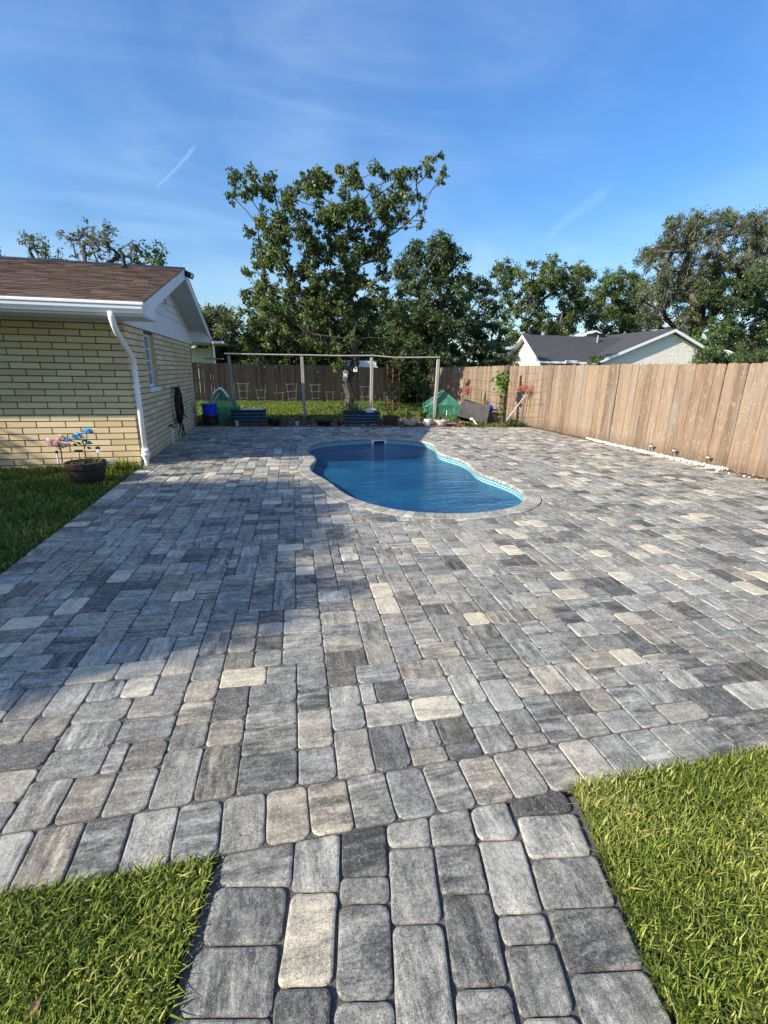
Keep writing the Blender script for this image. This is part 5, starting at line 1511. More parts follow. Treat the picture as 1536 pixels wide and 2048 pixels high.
f1 = thing('fabric_flowers', 'blue rose-like fabric flowers on green stems in the half-barrel', 'flowers', (-2.62, 7.42, .30))
q = MB(); q.tube([(0, 0, 0), (.0, 0, .22), (-.02, 0, .30)], .006, 6); q.tube([(0, 0, .22), (-.10, 0, .28), (-.16, 0, .30)], .005, 6); q.tube([(0, 0, .22), (.05, 0, .32), (.06, 0, .42)], .005, 6); q.tube([(0, 0, .2), (.03, 0, .25)], .005, 6); q.build('stem', M['bark_dark'], f1)
for k, (c, R) in enumerate((((-.05, -.04, .33), .095), ((.085, -.03, .40), .088), ((.07, -.02, .25), .055), ((-.20, -.01, .29), .065))): rose(f1, c, R, M['bluef'], k)
q = MB(); 
for (x_, z_) in ((-.06, .27), (.06, .20), (-.11, .25), (.02, .31)):
    q.cur = (.2, 0, 0); q.raw([(x_ - .035, 0, z_), (x_, -.02, z_ + .02), (x_ + .035, 0, z_ - .005), (x_, .01, z_ - .025)], [[0, 1, 2, 3]])
q.build('leaf', M['leaf_dark'], f1)
f2 = thing('fabric_flowers', 'pale pink and white fabric flowers on a bare stem in the half-barrel', 'flowers', (-2.93, 7.42, .30))
q = MB(); q.tube([(0, 0, 0), (.01, 0, .16), (-.01, 0, .26)], .008, 6); q.tube([(0, 0, .18), (-.10, 0, .28)], .004, 5); q.tube([(0, 0, .18), (.09, 0, .24)], .004, 5); q.tube([(0, 0, .2), (.04, 0, .36)], .004, 5); q.build('stem', M['bark_dark'], f2)
for k, (c, R) in enumerate((((-.04, -.02, .24), 0.075), ((.05, -.01, .21), 0.068), ((-.12, 0, .28), 0.068), ((.04, 0, .34), 0.060), ((-.10, .0, .22), 0.060), ((.11, 0, .22), 0.053), ((.0, 0, .29), 0.060))): rose(f2, c, R, M['pinkf'], 20 + k)
f3 = thing('solar_stake', 'little white and black solar stake light at the right rim of the half-barrel', 'garden light', (-2.48, 7.44, .29))
q = MB(); q.tube([(0, 0, 0), (.02, 0, .17)], .006, 6); q.build('stake', M['blackplastic'], f3)
q = MB(); q.box(-.0, .045, -.02, .02, .14, .19); q.build('lens', M['whiteplastic'], f3); q = MB(); q.box(-.002, .047, -.022, .022, .19, .215); q.build('cap', M['blackplastic'], f3)
f4 = thing('solar_stake', 'flat black solar panel on a thin stake between the two flower stems', 'garden light', (-2.72, 7.48, .29))
q = MB(); q.tube([(0, 0, 0), (0, 0, .15)], .005, 6); q.build('stake', M['blackplastic'], f4); q = MB(); q.box(-.05, .05, -.02, .02, .15, .172); q.build('panel', M['blackplastic'], f4)
f5 = thing('solar_stake', 'pale stake light beside the pink flower stem', 'garden light', (-2.97, 7.40, .29))
q = MB(); q.tube([(0, 0, 0), (0, 0, .15)], .012, 8); q.build('tube', M['pvc'], f5); q = MB(); q.lathe([(.02, .15), (.022, .17), (.002, .185)], (0, 0, 0), 8, True); q.build('cap', M['blackplastic'], f5)
# tufts against the wall
for k, (x_, y_, lab) in enumerate(((-2.42, 8.3, 'wispy weeds growing by the brick corner right of the half-barrel'), (-3.5, 8.45, 'small dark weeds at the foot of the brick wall left of the half-barrel'))):
    P = np.column_stack([rng2.normal(x_, .14, 260), rng2.normal(y_, .08, 260), np.full(260, -.02)])
    blades(P, .20 if k == 0 else .1, .012, rng2, M['grass_far'], 'weeds', lab, 1.1, cat='weeds')
q = MB(); q.tube([(-.06, 0, .10), (.02, 0, .12), (.06, .1, .10)], .025, 8)
o = q.build('splash_spout', M['pvc'], None, (-2.43, 7.62, .12)); tag(o, 'white plastic spout piece behind the half-barrel planter', 'pipe piece')

# ------------------------------------------------------------------ post-and-rail trellis
tr_ = thing('rail_trellis', 'grey weathered four-post trellis with a long top rail across the back garden', 'trellis', (-1.2, 16.4, 0))
TO = (-1.2, 16.4, 0)
def wob(a, b, r, n_=9, amp=.012, seed=0):
    rr = random.Random(seed); a = Vector(a); b = Vector(b)
    return [a.lerp(b, i / (n_ - 1)) + Vector((rr.uniform(-amp, amp), rr.uniform(-amp, amp), rr.uniform(-amp, amp) if 0 < i < n_ - 1 else 0)) for i in range(n_)]
tops = [onY(457, 711, 16.4), onY(603, 713, 16.4), onY(743, 715, 16.4), onY(877, 718, 16.4)]
bots = [onY(473, 838, 16.4), onY(610, 838, 16.4), onY(743, 838, 16.4), onY(868, 838, 16.4)]
for k, (a, b) in enumerate(zip(tops, bots)):
    q = MB(); A = Vector((b[0], 16.4, -.05)); B2 = Vector((a[0], 16.4, a[1])); w = .045
    vs = []
    for i in range(5):
        p = A.lerp(B2, i / 4) + Vector((.008 * math.sin(i * 2 + k), 0, 0))
        for dx_, dy_ in ((-w, -w), (w, -w), (w, w), (-w, w)): vs.append((p.x + dx_, p.y + dy_, p.z))
    fs = [[i * 4 + j, i * 4 + (j + 1) % 4, i * 4 + 4 + (j + 1) % 4, i * 4 + 4 + j] for i in range(4) for j in range(4)] + [[3, 2, 1, 0], [16, 17, 18, 19]]
    q.cur = (.3 + .15 * k, .6, 0); q.raw(vs, fs); q.build('post', M['greywood'], tr_, origin=TO)
pts = [onY(449, 709, 16.4), onY(530, 710.5, 16.4), onY(603, 711.5, 16.4), onY(680, 713, 16.4), onY(745, 712.5, 16.4), onY(790, 716.5, 16.4), onY(880, 716, 16.4)]
q = MB(); q.cur = (.8, .8, 0); q.tube([(p[0], 16.4, p[1] + .022) for p in pts], .024, 8); q.build('top_rail', M['greywood'], tr_, origin=TO)

# ------------------------------------------------------------------ raised beds
def corrugated(w, d, h, root, lidless=True):
    ch = .10
    base = [(-w / 2 + ch, -d / 2), (w / 2 - ch, -d / 2), (w / 2, -d / 2 + ch), (w / 2, d / 2 - ch), (w / 2 - ch, d / 2), (-w / 2 + ch, d / 2), (-w / 2, d / 2 - ch), (-w / 2, -d / 2 + ch)]
    nz = 17; vs = []; fs = []
    for i in range(nz):
        z = h * i / (nz - 1); o_ = .011 * math.cos(2 * PI * 4 * i / (nz - 1))
        for (x_, y_) in base:
            L = math.hypot(x_, y_); vs.append((x_ + x_ / L * o_, y_ + y_ / L * o_, z))
    for i in range(nz - 1):
        for j in range(8): fs.append([i * 8 + j, i * 8 + (j + 1) % 8, i * 8 + 8 + (j + 1) % 8, i * 8 + 8 + j])
    q = MB(); q.raw(vs, fs); q.build('side_panel', M['bedmetal'], root)
    for (x_, y_) in ((-w / 2 + ch, -d / 2 - .012), (w / 2 - ch, -d / 2 - .012)):
        q = MB(); q.tube([(x_, y_, 0), (x_, y_, h)], .012, 6); q.build('seam', M['bedmetal'], root)
    q = MB(); q.tube([(x_, y_, h) for x_, y_ in base] + [(base[0][0], base[0][1], h)], .014, 6, False); q.build('edging', M['darkmetal'], root)
    q = MB(); q.raw([(x_ * .98, y_ * .98, h - (.06 if lidless else .10)) for x_, y_ in base], [list(range(8))]); q.build('soil', M['soil'], root)
b1 = thing('raised_bed', 'dark corrugated steel raised bed with pale boards on it, beside the green plant cover', 'raised bed', (-.70, 15.35, -.01), -.02, 'steel raised beds')
corrugated(1.02, .85, .40, b1)
b2 = thing('raised_bed', 'blue-green corrugated steel raised bed with growing weeds, below the shade tree', 'raised bed', (2.72, 14.82, -.01), -.02, 'steel raised beds')
corrugated(1.10, .80, .37, b2)
for k, (x_, y_) in enumerate(((-.62, 15.2), (-.55, 15.45))):
    q = MB(); q.cur = (.9, .2, 0); q.box(-.34, .34, -.045, .045, 0, .022); o = q.build('board', M['whiteplastic'], None, (x_, y_, .402 + .002 * k), (0, 0, -.03 + .08 * k)); tag(o, ['pale board lying across the front of the dark raised bed', 'pale board lying across the back of the dark raised bed'][k], 'board')
q = MB(); q.box(-.45, .45, -.07, .07, 0, .04); q.box(-.5, -.42, -.1, .1, .04, .1); o = q.build('dark_tray', M['blackplastic'], None, (-.65, 14.55, -.01)); tag(o, 'low black tray on the soil in front of the dark raised bed', 'tray')
rng = np.random.default_rng(301)
def sprig(name, label, c, h, n_, lm, seed, spread=.12, leaf=.05, stems=5, cat='plant', group=None, droop=-.2):
    r3 = np.random.default_rng(seed); root = thing(name, label, cat, c, 0, group); q = MB(); P = []
    for k in range(stems):
        tip = Vector((r3.normal(0, spread), r3.normal(0, spread * .7), h * r3.uniform(.65, 1))); mid = tip * .5 + Vector((r3.normal(0, .02), 0, 0))
        q.tube([(0, 0, 0), mid, tip], [.006, .004, .002], 4, False)
        for j in range(n_ // stems):
            t = r3.uniform(.25, 1); p = Vector((0, 0, 0)).lerp(mid, t * 2) if t < .5 else mid.lerp(tip, t * 2 - 1); P.append(np.array(p) + r3.normal(0, .018, 3))
    q.build('stem', M['bark'], root)
    V, Fc, pc = leaf_cloud(np.array(P), leaf, r3, droop, None, .55); o = link('leaves', mesh_np(V, Fc, lm, pc=pc), root)
    return root
# weeds round the second bed and in the soil
sprig('potted_plant', 'leafy weeds growing out of the blue-green raised bed', (2.55, 14.9, .30), .38, 260, M['leaf_mid'], 1, .28, .05, 14)
sprig('garden_plant', 'tall leafy plant behind the blue-green raised bed, right of the trunk', (3.0, 16.2, 0), .75, 260, M['leaf_mid'], 2, .28, .06, 12)
sprig('garden_plant', 'leafy plant at the foot of the shade tree trunk', (2.35, 16.1, 0), .60, 200, M['leaf_pale'], 3, .24, .06, 10)
for k, (x_, y_, h_, lab) in enumerate(((.25, 15.0, .35, 'small seedling behind the tilted black pot'), (.75, 14.9, .30, 'wispy seedling behind the right-hand plastic cup'), (1.35, 15.0, .42, 'leafy seedling behind the wide black bowl'), (1.8, 15.2, .34, 'seedling just left of the blue-green raised bed'), (1.05, 15.4, .25, 'low weed in the middle of the soil bed'), (5.6, 15.2, .30, 'weedy plant behind the right beige bowl'))):
    sprig('garden_plant', lab, (x_, y_, -.01), h_, 90, M['leaf_mid'] if k % 2 else M['leaf_dusty'], 10 + k, .15, .055, 7)
# pots
def pot(name, label, cat, c, prof, m_, group=None, tilt=0, soilz=None, soilr=None, k=24):
    root = thing(name, label, cat, c, 0, group); root.rotation_euler = (0, tilt, 0)
    q = MB(); q.lathe(prof, (0, 0, 0), k); q.raw([(prof[0][0] * math.cos(2 * PI * j / k), prof[0][0] * math.sin(2 * PI * j / k), prof[0][1]) for j in range(k)], [list(range(k))[::-1]]); q.build('shell', m_, root, smooth=False)
    if soilz:
        q = MB(); q.lathe([(.001, soilz + .02), (soilr, soilz)], (0, 0, 0), k); q.build('soil', M['soil'], root)
    return root
def bowlprof(r, h): return [(r * .55, 0), (r * .75, h * .2), (r * .92, h * .6), (r * .97, h * .8), (r * 1.04, h * .82), (r * 1.05, h), (r * .96, h), (r * .9, h * .75), (r * .6, h * .6)]
WB = 'beige bowls along the far patio edge'
pot('bowl_planter', 'beige bowl planter between the wicker pot and the white bucket', 'bowl planter', (4.13, 14.13, -.005), bowlprof(.235, .185), M['bowl'], WB, 0, .14, .21)
pot('bowl_planter', 'beige bowl planter right of the white bucket, by the last trellis post', 'bowl planter', (5.10, 13.98, -.005), bowlprof(.235, .185), M['bowl'], WB, 0, .14, .21)
sprig('potted_plant', 'straggly plant growing in the beige bowl beside the wicker pot', (4.13, 14.13, .15), .34, 150, M['leaf_dusty'], 31, .15, .055, 9)
sprig('potted_plant', 'straggly plant growing in the beige bowl right of the white bucket', (5.05, 13.98, .15), .28, 120, M['leaf_dusty'], 32, .15, .05, 8)
pot('white_bucket', 'white bucket pot standing between the two beige bowls', 'bucket', (4.62, 13.88, -.005), [(.085, 0), (.10, .14), (.112, .145), (.118, .225), (.108, .225), (.10, .15)], M['whiteplastic'], None, 0, .19, .105)
sprig('potted_plant', 'small green sprig growing in the white bucket', (4.60, 13.88, .19), .16, 40, M['leaf_mid'], 33, .05, .04, 5)
wk = thing('wicker_pot', 'dark brown woven round pot between the blue-green bed and the first beige bowl', 'pot', (3.52, 14.20, -.005))
for z_ in range(6):
    q = MB(); q.cur = (.2 + .1 * (z_ % 3), 0, 0); r_ = .185 + .008 * z_
    q.lathe([(r_, z_ * .045), (r_ + .012, z_ * .045 + .012), (r_ + .013, z_ * .045 + .032), (r_ + .004, z_ * .045 + .044)], (0, 0, 0), 28); q.build('band', M['barrel'], wk)
q = MB(); q.lathe([(.235, .27), (.245, .28), (.235, .295), (.215, .29), (.20, .2)], (0, 0, 0), 28); q.build('rim', M['barrel'], wk)
q = MB(); q.lathe([(.001, .25), (.215, .24)], (0, 0, 0), 24); q.build('soil', M['soil'], wk)
sprig('potted_plant', 'thin reddish-stemmed plant growing in the dark woven pot', (3.48, 14.2, .24), .55, 90, M['leaf_dusty'], 34, .14, .05, 6)
BP = 'black plastic pots along the far patio edge'
pot('black_pot', 'tilted black pot just right of the dark raised bed', 'pot', (.02, 14.42, .03), [(.14, 0), (.20, .17), (.215, .17), (.215, .195), (.195, .195), (.13, .1)], M['blackplastic'], BP, .12, .15, .18)
pot('black_pot', 'wide black bowl pot left of the blue-green raised bed', 'pot', (1.50, 14.30, -.005), [(.15, 0), (.22, .15), (.245, .16), (.245, .19), (.225, .19), (.15, .1)], M['blackplastic'], BP, 0, .15, .2)
pot('black_pot', 'smallest black pot, tucked at the left foot of the blue-green bed', 'pot', (1.98, 14.22, -.005), [(.08, 0), (.10, .09), (.115, .09), (.115, .115), (.10, .115), (.08, .06)], M['blackplastic'], BP, 0, .09, .095)
CP = 'clear plastic cups on the patio edge'
M['cup'] = mat('frosted_cup_plastic', (.45, .50, .52), .3)
pot('plastic_cup', 'pale plastic cup standing in front of the dark raised bed', 'cup', (-1.02, 14.40, -.0), [(.042, 0), (.062, .14), (.066, .145), (.058, .14)], M['cup'], CP, k=12)
pot('plastic_cup', 'pale plastic cup standing right of the tilted black pot', 'cup', (.70, 14.27, -.0), [(.042, 0), (.062, .14), (.066, .145), (.058, .14)], M['cup'], CP, k=12)
pot('white_pot', 'dark pot with white rim bands behind the right end of the blue-green bed', 'pot', (3.12, 15.35, 0), [(.15, 0), (.19, .30), (.215, .30), (.215, .335), (.195, .335), (.2, .36), (.215, .36), (.215, .40), (.19, .4), (.15, .2)], M['whiteplastic'], None, 0, .37, .19)
# blue bin in a black tub
bt = pot('black_tub', 'black round tub by the brick corner, holding the blue bin', 'tub', (-1.80, 14.95, -.01), [(.20, 0), (.235, .26), (.25, .265), (.25, .30), (.235, .30), (.215, .05), (.01, .04)], M['blackplastic'])
bb = thing('blue_bin', 'bright blue plastic bin standing inside the black tub by the brick corner', 'bin', (-1.80, 14.95, .04))
bprof = [(.165, 0), (.20, .34), (.214, .50), (.218, .515), (.235, .52), (.24, .545), (.236, .56), (.222, .56), (.20, .4), (.155, .03)]
q = MB(); q.lathe(bprof, (0, 0, 0), 32); q.raw([(.165 * math.cos(2 * PI * j / 32), .165 * math.sin(2 * PI * j / 32), 0) for j in range(32)], [list(range(32))[::-1]]); q.build('body', M['blue'], bb, smooth=False)
for a in range(0, 360, 40):
    q = MB(); r0_, a_ = .196, math.radians(a); q.box(-.012, .012, -.010, .012, .06, .36); q.build('rib', M['blue'], bb, (r0_ * math.cos(a_), r0_ * math.sin(a_), 0), (0, 0, a_ + PI / 2))
q = MB(); q.lathe([(.213, .395), (.222, .40), (.222, .412), (.215, .416)], (0, 0, 0), 32); q.build('band', M['blue'], bb)
# white printed emblem on the bin: a small panel with three dark blocks
a_ = -PI / 2 + .12; q = MB(); q.box(-.045, .045, -.004, .003, .43, .50); em = q.build('emblem', M['whiteplastic'], bb, (.212 * math.cos(a_), .212 * math.sin(a_), 0), (-.08, 0, a_ + PI / 2))
q = MB()
for x_ in (-.032, -.008, .016): q.box(x_, x_ + .014, -.0065, -.0042, .445, .485)
q.build('emblem_print', M['blue'], em)
# things standing in the bin
ht = thing('hand_tools', 'pale poles leaning out of the blue bin towards the green plant cover', 'poles', (-1.80, 15.0, .10))
q = MB(); q.tube([(-.02, 0, 0), (-.03, 0, .45), (.13, .02, .76)], .008, 6); q.tube([(.05, 0, 0), (.07, 0, .45), (.30, .02, .80)], .008, 6); q.build('pole', M['whiteplastic'], ht)
# ------------------------------------------------------------------ green plant covers (pop-up greenhouses)
def cover(name, label, c, rz, w, d, h0, h1, seed, whitecap, openside):
    root = thing(name, label, 'plant cover', c, rz, 'green sheet plant covers'); rr = np.random.default_rng(seed)
    # frame
    fr_ = [(-w / 2, -d / 2), (w / 2, -d / 2), (w / 2, d / 2), (-w / 2, d / 2)]
    q = MB()
    for x_, y_ in fr_: q.tube([(x_, y_, 0), (x_, y_, h0), (0, y_ * .55, h1)], .009, 6)
    q.tube([(0, -d * .27, h1), (0, d * .27, h1)], .009, 6); q.build('frame', M['whiteplastic'], root)
    def sheet(P4, nu, nv, amp, skip=None):
        a, b, c_, d_ = [Vector(p) for p in P4]; vs = []; fs = []
        nrm = (b - a).cross(d_ - a).normalized()
        for i in range(nv + 1):
            for j in range(nu + 1):
                s, t = j / nu, i / nv; p = a.lerp(b, s).lerp(d_.lerp(c_, s), t)
                e = math.sin(PI * s) * math.sin(PI * t); p = p - nrm * amp * e * (.6 + rr.uniform(-.6, .6)); vs.append(p)
        for i in range(nv):
            for j in range(nu):
                if skip and skip(j / nu, i / nv): continue
                k = i * (nu + 1) + j; fs.append([k, k + 1, k + nu + 2, k + nu + 1])
        q = MB(); q.raw(vs, fs); return q
    e = .012
    A = [(-w / 2 - e, -d / 2 - e), (w / 2 + e, -d / 2 - e), (w / 2 + e, d / 2 + e), (-w / 2 - e, d / 2 + e)]; R0 = (0, -d * .27 - e, h1 + .012); R1 = (0, d * .27 + e, h1 + .012)
    V3 = lambda p, z: (p[0], p[1], z)
    sk_ = (lambda s, t: .25 < s < .8 and .25 < t < .85) if openside else None
    q = sheet([V3(A[0], .01), V3(A[1], .01), V3(A[1], h0), V3(A[0], h0)], 12, 7, .04); q.build('front_sheet', M['sheet'], root, smooth=True)
    q = sheet([V3(A[0], h0), V3(A[1], h0), R0, R0], 12, 7, .03); q.build('front_gable', M['sheet'], root, smooth=True)
    q = sheet([V3(A[1], .01), V3(A[2], .01), V3(A[2], h0), V3(A[1], h0)], 9, 7, .03); q.build('side_sheet', M['sheet'], root, smooth=True)
    q = sheet([V3(A[3], .01), V3(A[0], .01), V3(A[0], h0), V3(A[3], h0)], 9, 7, .03); q.build('side_sheet', M['sheet'], root, smooth=True)
    q = sheet([V3(A[1], h0), V3(A[2], h0), R1, R0], 9, 7, .025); q.build('roof_sheet', M['sheet'], root, smooth=True)
    q = sheet([V3(A[3], h0), V3(A[0], h0), R0, R1], 12, 9, .03, sk_); q.build('roof_sheet', M['sheet'], root, smooth=True)
    q = sheet([V3(A[2], .01), V3(A[3], .01), V3(A[3], h0), V3(A[2], h0)], 9, 7, .03); q.build('back_sheet', M['sheet'], root, smooth=True)
    if openside:   # rolled-down flap and bunched cloth on the ridge
        q = MB(); q.tube([(-w / 2 - .03, -d / 2, h0 - .02), (-w / 2 - .10, -d * .2, h0 - .10), (-w / 2 - .09, d * .2, h0 - .09), (-w / 2 - .02, d / 2, h0)], .045, 8); q.build('rolled_flap', M['sheet'], root, smooth=True)
        q = MB(); q.tube([(0, -d * .28, h1 + .02), (.02, 0, h1 - .02), (0, d * .28, h1 + .02)], [.03, .05, .03], 8); q.build('ridge_roll', M['sheet'], root, smooth=True)
    if whitecap:
        vs = []; fs = []; nu, nv = 10, 8
        for i in range(nv + 1):
            for j in range(nu + 1):
                u_ = (j / nu - .5) * 2; v_ = (i / nv - .5) * 2
                vs.append((u_ * w * .22, v_ * d * .34, h1 + .07 - .22 * abs(u_) ** 1.5 * (1.3 if u_ > 0 else .8) - .05 * v_ ** 2 + rr.uniform(-.012, .012)))
        for i in range(nv):
            for j in range(nu): k = i * (nu + 1) + j; fs.append([k, k + 1, k + nu + 2, k + nu + 1])
        q = MB(); q.raw(vs, fs); q.build('white_cloth', M['whiteplastic'], root, smooth=True)
    return root
cover('plant_cover', 'green see-through plant cover with a white cloth on top, behind the blue bin', (-1.55, 16.05, -.02), 0, 1.05, .8, .42, .98, 1, True, False)
cover('plant_cover', 'green crinkled plant cover with an open flap, behind the last trellis post', (6.15, 16.85, -.02), -.12, 1.15, 1.0, .48, .95, 2, False, True)
# ------------------------------------------------------------------ tomato cages along the rear fence
def cage(x, y, w, h, rings, label, lean=0, seed=0):
    rr = random.Random(seed); t = thing('tomato_cage', label, 'wire cage', (x, y, 0), 0, 'wire tomato cages along the rear fence'); t.rotation_euler = (0, lean, 0)
    legs = 4; rt_, rb_ = w / 2, w / 2 * .62
    for k in range(legs):
        a = PI / 4 + k * PI / 2 + rr.uniform(-.15, .15); q = MB(); q.tube([(rb_ * math.cos(a), rb_ * math.sin(a), -.02), (rt_ * math.cos(a), rt_ * math.sin(a), h)], .0075, 5); q.build('leg', M['wire'], t)
    for k in range(rings):
        z = h * (1 - k / max(1, rings - .2)) if rings > 1 else h; r_ = rb_ + (rt_ - rb_) * z / h; q = MB()
        q.tube([(r_ * math.cos(a * PI / 6), r_ * math.sin(a * PI / 6), z + rr.uniform(-.012, .012)) for a in range(13)], .0075, 5, False); q.build('ring', M['wire'], t)
cages = [(-1.28, 23.6, .60, .92, 3, 'leftmost of the tall wire cages on the back lawn', .03), (-.48, 24.0, .55, .62, 2, 'low wire cage second from the left on the back lawn', 0), (.40, 24.0, .50, .50, 1, 'small square-looking wire cage just left of the tilted cage', 0),
         (.98, 23.4, .62, .93, 3, 'tall tilted wire cage just left of the second trellis post', -.03), (2.08, 23.6, .58, .90, 3, 'tall wire cage just right of the second trellis post', .01), (2.85, 24.1, .5, .55, 1, 'low wire cage left of the shade tree trunk', 0),
         (3.62, 24.2, .45, .50, 1, 'low wire cage mostly behind the shade tree trunk', 0), (4.42, 23.0, .60, .86, 2, 'wire cage between the shade tree trunk and the third trellis post', .02), (5.62, 23.2, .60, .88, 3, 'round wire cage by the rust-red stakes', 0),
         (7.1, 22.5, .55, .50, 1, 'low wire cage in the dark corner under the trees', 0)]
for k, c in enumerate(cages): cage(c[0], c[1], c[2], c[3], c[4], c[5], c[6], k)
# rust-red stakes with a climbing plant
RS = 'rust-red stakes by the third trellis post'
for k, (tx, bx_, lab) in enumerate(((4.60, 4.66, 'left one of the three tall rust-red stakes'), (4.83, 4.86, 'middle one of the three tall rust-red stakes'), (5.08, 5.16, 'right one of the three tall rust-red stakes'))):
    t = thing('garden_stake', lab + ' in the back garden', 'stake', (bx_, 19.2, 0), 0, RS)
    q = MB(); q.tube([(0, 0, -.05), (tx - bx_, 0, 1.98)], .022, 8); q.build('rod', M['corten'], t); q = MB(); q.tube([(tx - bx_, 0, 1.98), (tx - bx_, 0, 2.0)], .024, 8); q.build('cap', M['blackplastic'], t)
sprig('climbing_plant', 'straggly climbing plant round the rust-red stakes', (4.95, 19.3, 0), 1.5, 380, M['leaf_dusty'], 41, .28, .08, 10)
sprig('garden_shrub', 'open multi-stemmed shrub left of the green crinkled plant cover', (7.0, 21.2, 0), 1.5, 620, M['leaf_mid'], 42, .38, .08, 16, cat='shrub')
sprig('garden_plant', 'clump of dusty leaves on the dark lawn edge beyond the red stakes', (6.5, 24.2, 0), .5, 300, M['leaf_dusty'], 43, .5, .1, 14)
# birdhouses on the trunk
t = thing('birdhouse', 'small white birdhouse with dark roof hanging right of the tree trunk', 'birdhouse', (3.38, 19.7, 1.55))
q = MB(); q.prism([(-.075, 0), (.075, 0), (.06, .16), (0, .24), (-.06, .16)], 'y', -.06, .06); q.build('box', M['whiteplastic'], t)
q = MB(); q.prism([(-.10, .14), (0, .26), (0, .285), (-.12, .145)], 'y', -.08, .08); q.prism([(0, .26), (.10, .14), (.12, .145), (0, .285)], 'y', -.08, .08); q.build('roof', M['blackplastic'], t)
q = MB(); q.tube([(0, -.062, .12), (0, -.066, .12)], .022, 10); q.build('hole', M['blackplastic'], t); q = MB(); q.tube([(0, 0, .27), (-.1, .15, .75), (-.2, .3, 1.0)], .006, 5); q.build('hanger', M['wire'], t)
t = thing('birdhouse', 'small grey box feeder with a white face fixed to the tree trunk', 'birdhouse', (2.97, 19.68, 1.32))
q = MB(); q.box(-.08, .08, -.05, .09, 0, .22); q.build('box', M['greywood'], t); q = MB(); q.box(-.055, .055, -.056, -.051, .06, .16); q.build('face', M['whiteplastic'], t); q = MB(); q.prism([(-.10, .22), (.10, .22), (0, .29)], 'y', -.08, .09); q.build('roof', M['greywood'], t)
# ------------------------------------------------------------------ right corner: posts, wires, vine, flowers, tarp, pole
def rpost(x, y, h, lab, r=.05):
    t = thing('fence_stake', lab, 'post', (x, y, 0), 0, 'brown posts in front of the cedar fence'); q = MB(); q.cur = (.6, .2, 0)
    q.box(-r, r, -r, r, -.05, h); q.build('shaft', M['redwood'], t); q = MB(); q.cur = (.2, .2, 0); q.prism([(-r * .8, h), (r * .8, h), (0, h + .02)], 'y', -r * .8, r * .8); q.build('top', M['redwood'], t)
rpost(7.40, 14.37, 1.84, 'brown post with the green vine, in front of the cedar fence')
rpost(7.50, 19.9, 1.72, 'farther brown post in front of the cedar fence, above the green cover')
q = MB()
for z_ in (1.62, 1.25, .88, .5):
    q.tube([(7.40, 14.37, z_), (7.44, 17.0, z_ - .03), (7.50, 19.9, z_)], .0055, 5)
    q.tube([(7.40, 14.37, z_), (7.75, 12.9, z_ - .02)], .005, 5)
o = q.build('wire_strands', M['corten'], None); tag(o, 'rusty wires strung between the brown posts along the cedar fence', 'wire')
t = thing('garden_stake', 'thin dark stake standing behind the first coral flower spray', 'stake', (7.05, 17.2, 0)); q = MB(); q.tube([(0, 0, -.05), (.05, 0, 1.35)], .022, 6); q.build('rod', M['redwood'], t)
vn = thing('climbing_vine', 'bright green leafy vine climbing the brown post', 'vine', (7.20, 14.30, 0)); r3 = np.random.default_rng(61)
q = MB(); pts = [(0.05 * math.sin(k * 1.3), -.03, k * .17) for k in range(10)]; q.tube(pts, .010, 5, False); q.build('stem', M['bark'], vn)
P = np.concatenate([np.column_stack([r3.normal(-.04, .09, 170), r3.normal(-.05, .08, 170), r3.normal(1.36, .15, 170)]), np.column_stack([r3.normal(.02, .04, 70), r3.normal(-.04, .04, 70), r3.uniform(.2, 1.7, 70)])])
V, Fc, pc = leaf_cloud(P, .11, r3, .5, None, .8); o = link('leaves', mesh_np(V, Fc, M['leaf_vine'], pc=pc), vn)
def coral(c, h, lab, seed, sx=0):
    t = thing('coral_flowers', lab, 'flowers', c); r3 = np.random.default_rng(seed); q = MB()
    for k in range(4): q.tube([(0, 0, 0), (sx * .5 + r3.normal(0, .03), 0, h * .5), (sx + r3.normal(0, .10), r3.normal(0, .05), h)], .006, 4, False)
    q.build('stem', M['redwood'], t); P = np.column_stack([r3.normal(sx, .13, 260), r3.normal(0, .10, 260), h + r3.normal(0, .055, 260) + .0]); P[:, 2] += (P[:, 0] - sx) * .25
    V, Fc, pc = leaf_cloud(P, .06, r3, .3, None, .28); link('blossoms', mesh_np(V, Fc, M['coral'], pc=pc), t)
coral((7.25, 16.6, 0), 1.02, 'loose spray of coral-red flowers behind the dark fabric box', 5, -.22)
coral((7.72, 13.75, 0), 1.18, 'loose spray of coral-red flowers nearest the corner of the cedar fence', 6, -.02)
# dark fabric box lying tilted
db = thing('fabric_box', 'big charcoal fabric-covered box lying tilted on the grass in the far right corner', 'box', (6.70, 15.0, 0), -.15); db.scale = (1.15, 1.1, 1.12)
def face(P4, nu, nv, amp, rr):
    a, b, c_, d_ = [Vector(p) for p in P4]; nrm = (b - a).cross(d_ - a).normalized(); vs = []; fs = []
    for i in range(nv + 1):
        for j in range(nu + 1):
            s, t_ = j / nu, i / nv; vs.append(a.lerp(b, s).lerp(d_.lerp(c_, s), t_) - nrm * amp * math.sin(PI * s) * math.sin(PI * t_) * (1 + rr.uniform(-.4, .4)))
    for i in range(nv):
        for j in range(nu): k = i * (nu + 1) + j; fs.append([k, k + 1, k + nu + 2, k + nu + 1])
    return vs, fs
rr = random.Random(3)
c8 = [(-.62, -.30, .20), (.18, -.55, .0), (.30, -.35, .50), (-.40, -.05, .62), (-.55, .35, .02), (.40, .45, .0), (.45, .42, .45), (-.28, .40, .66)]
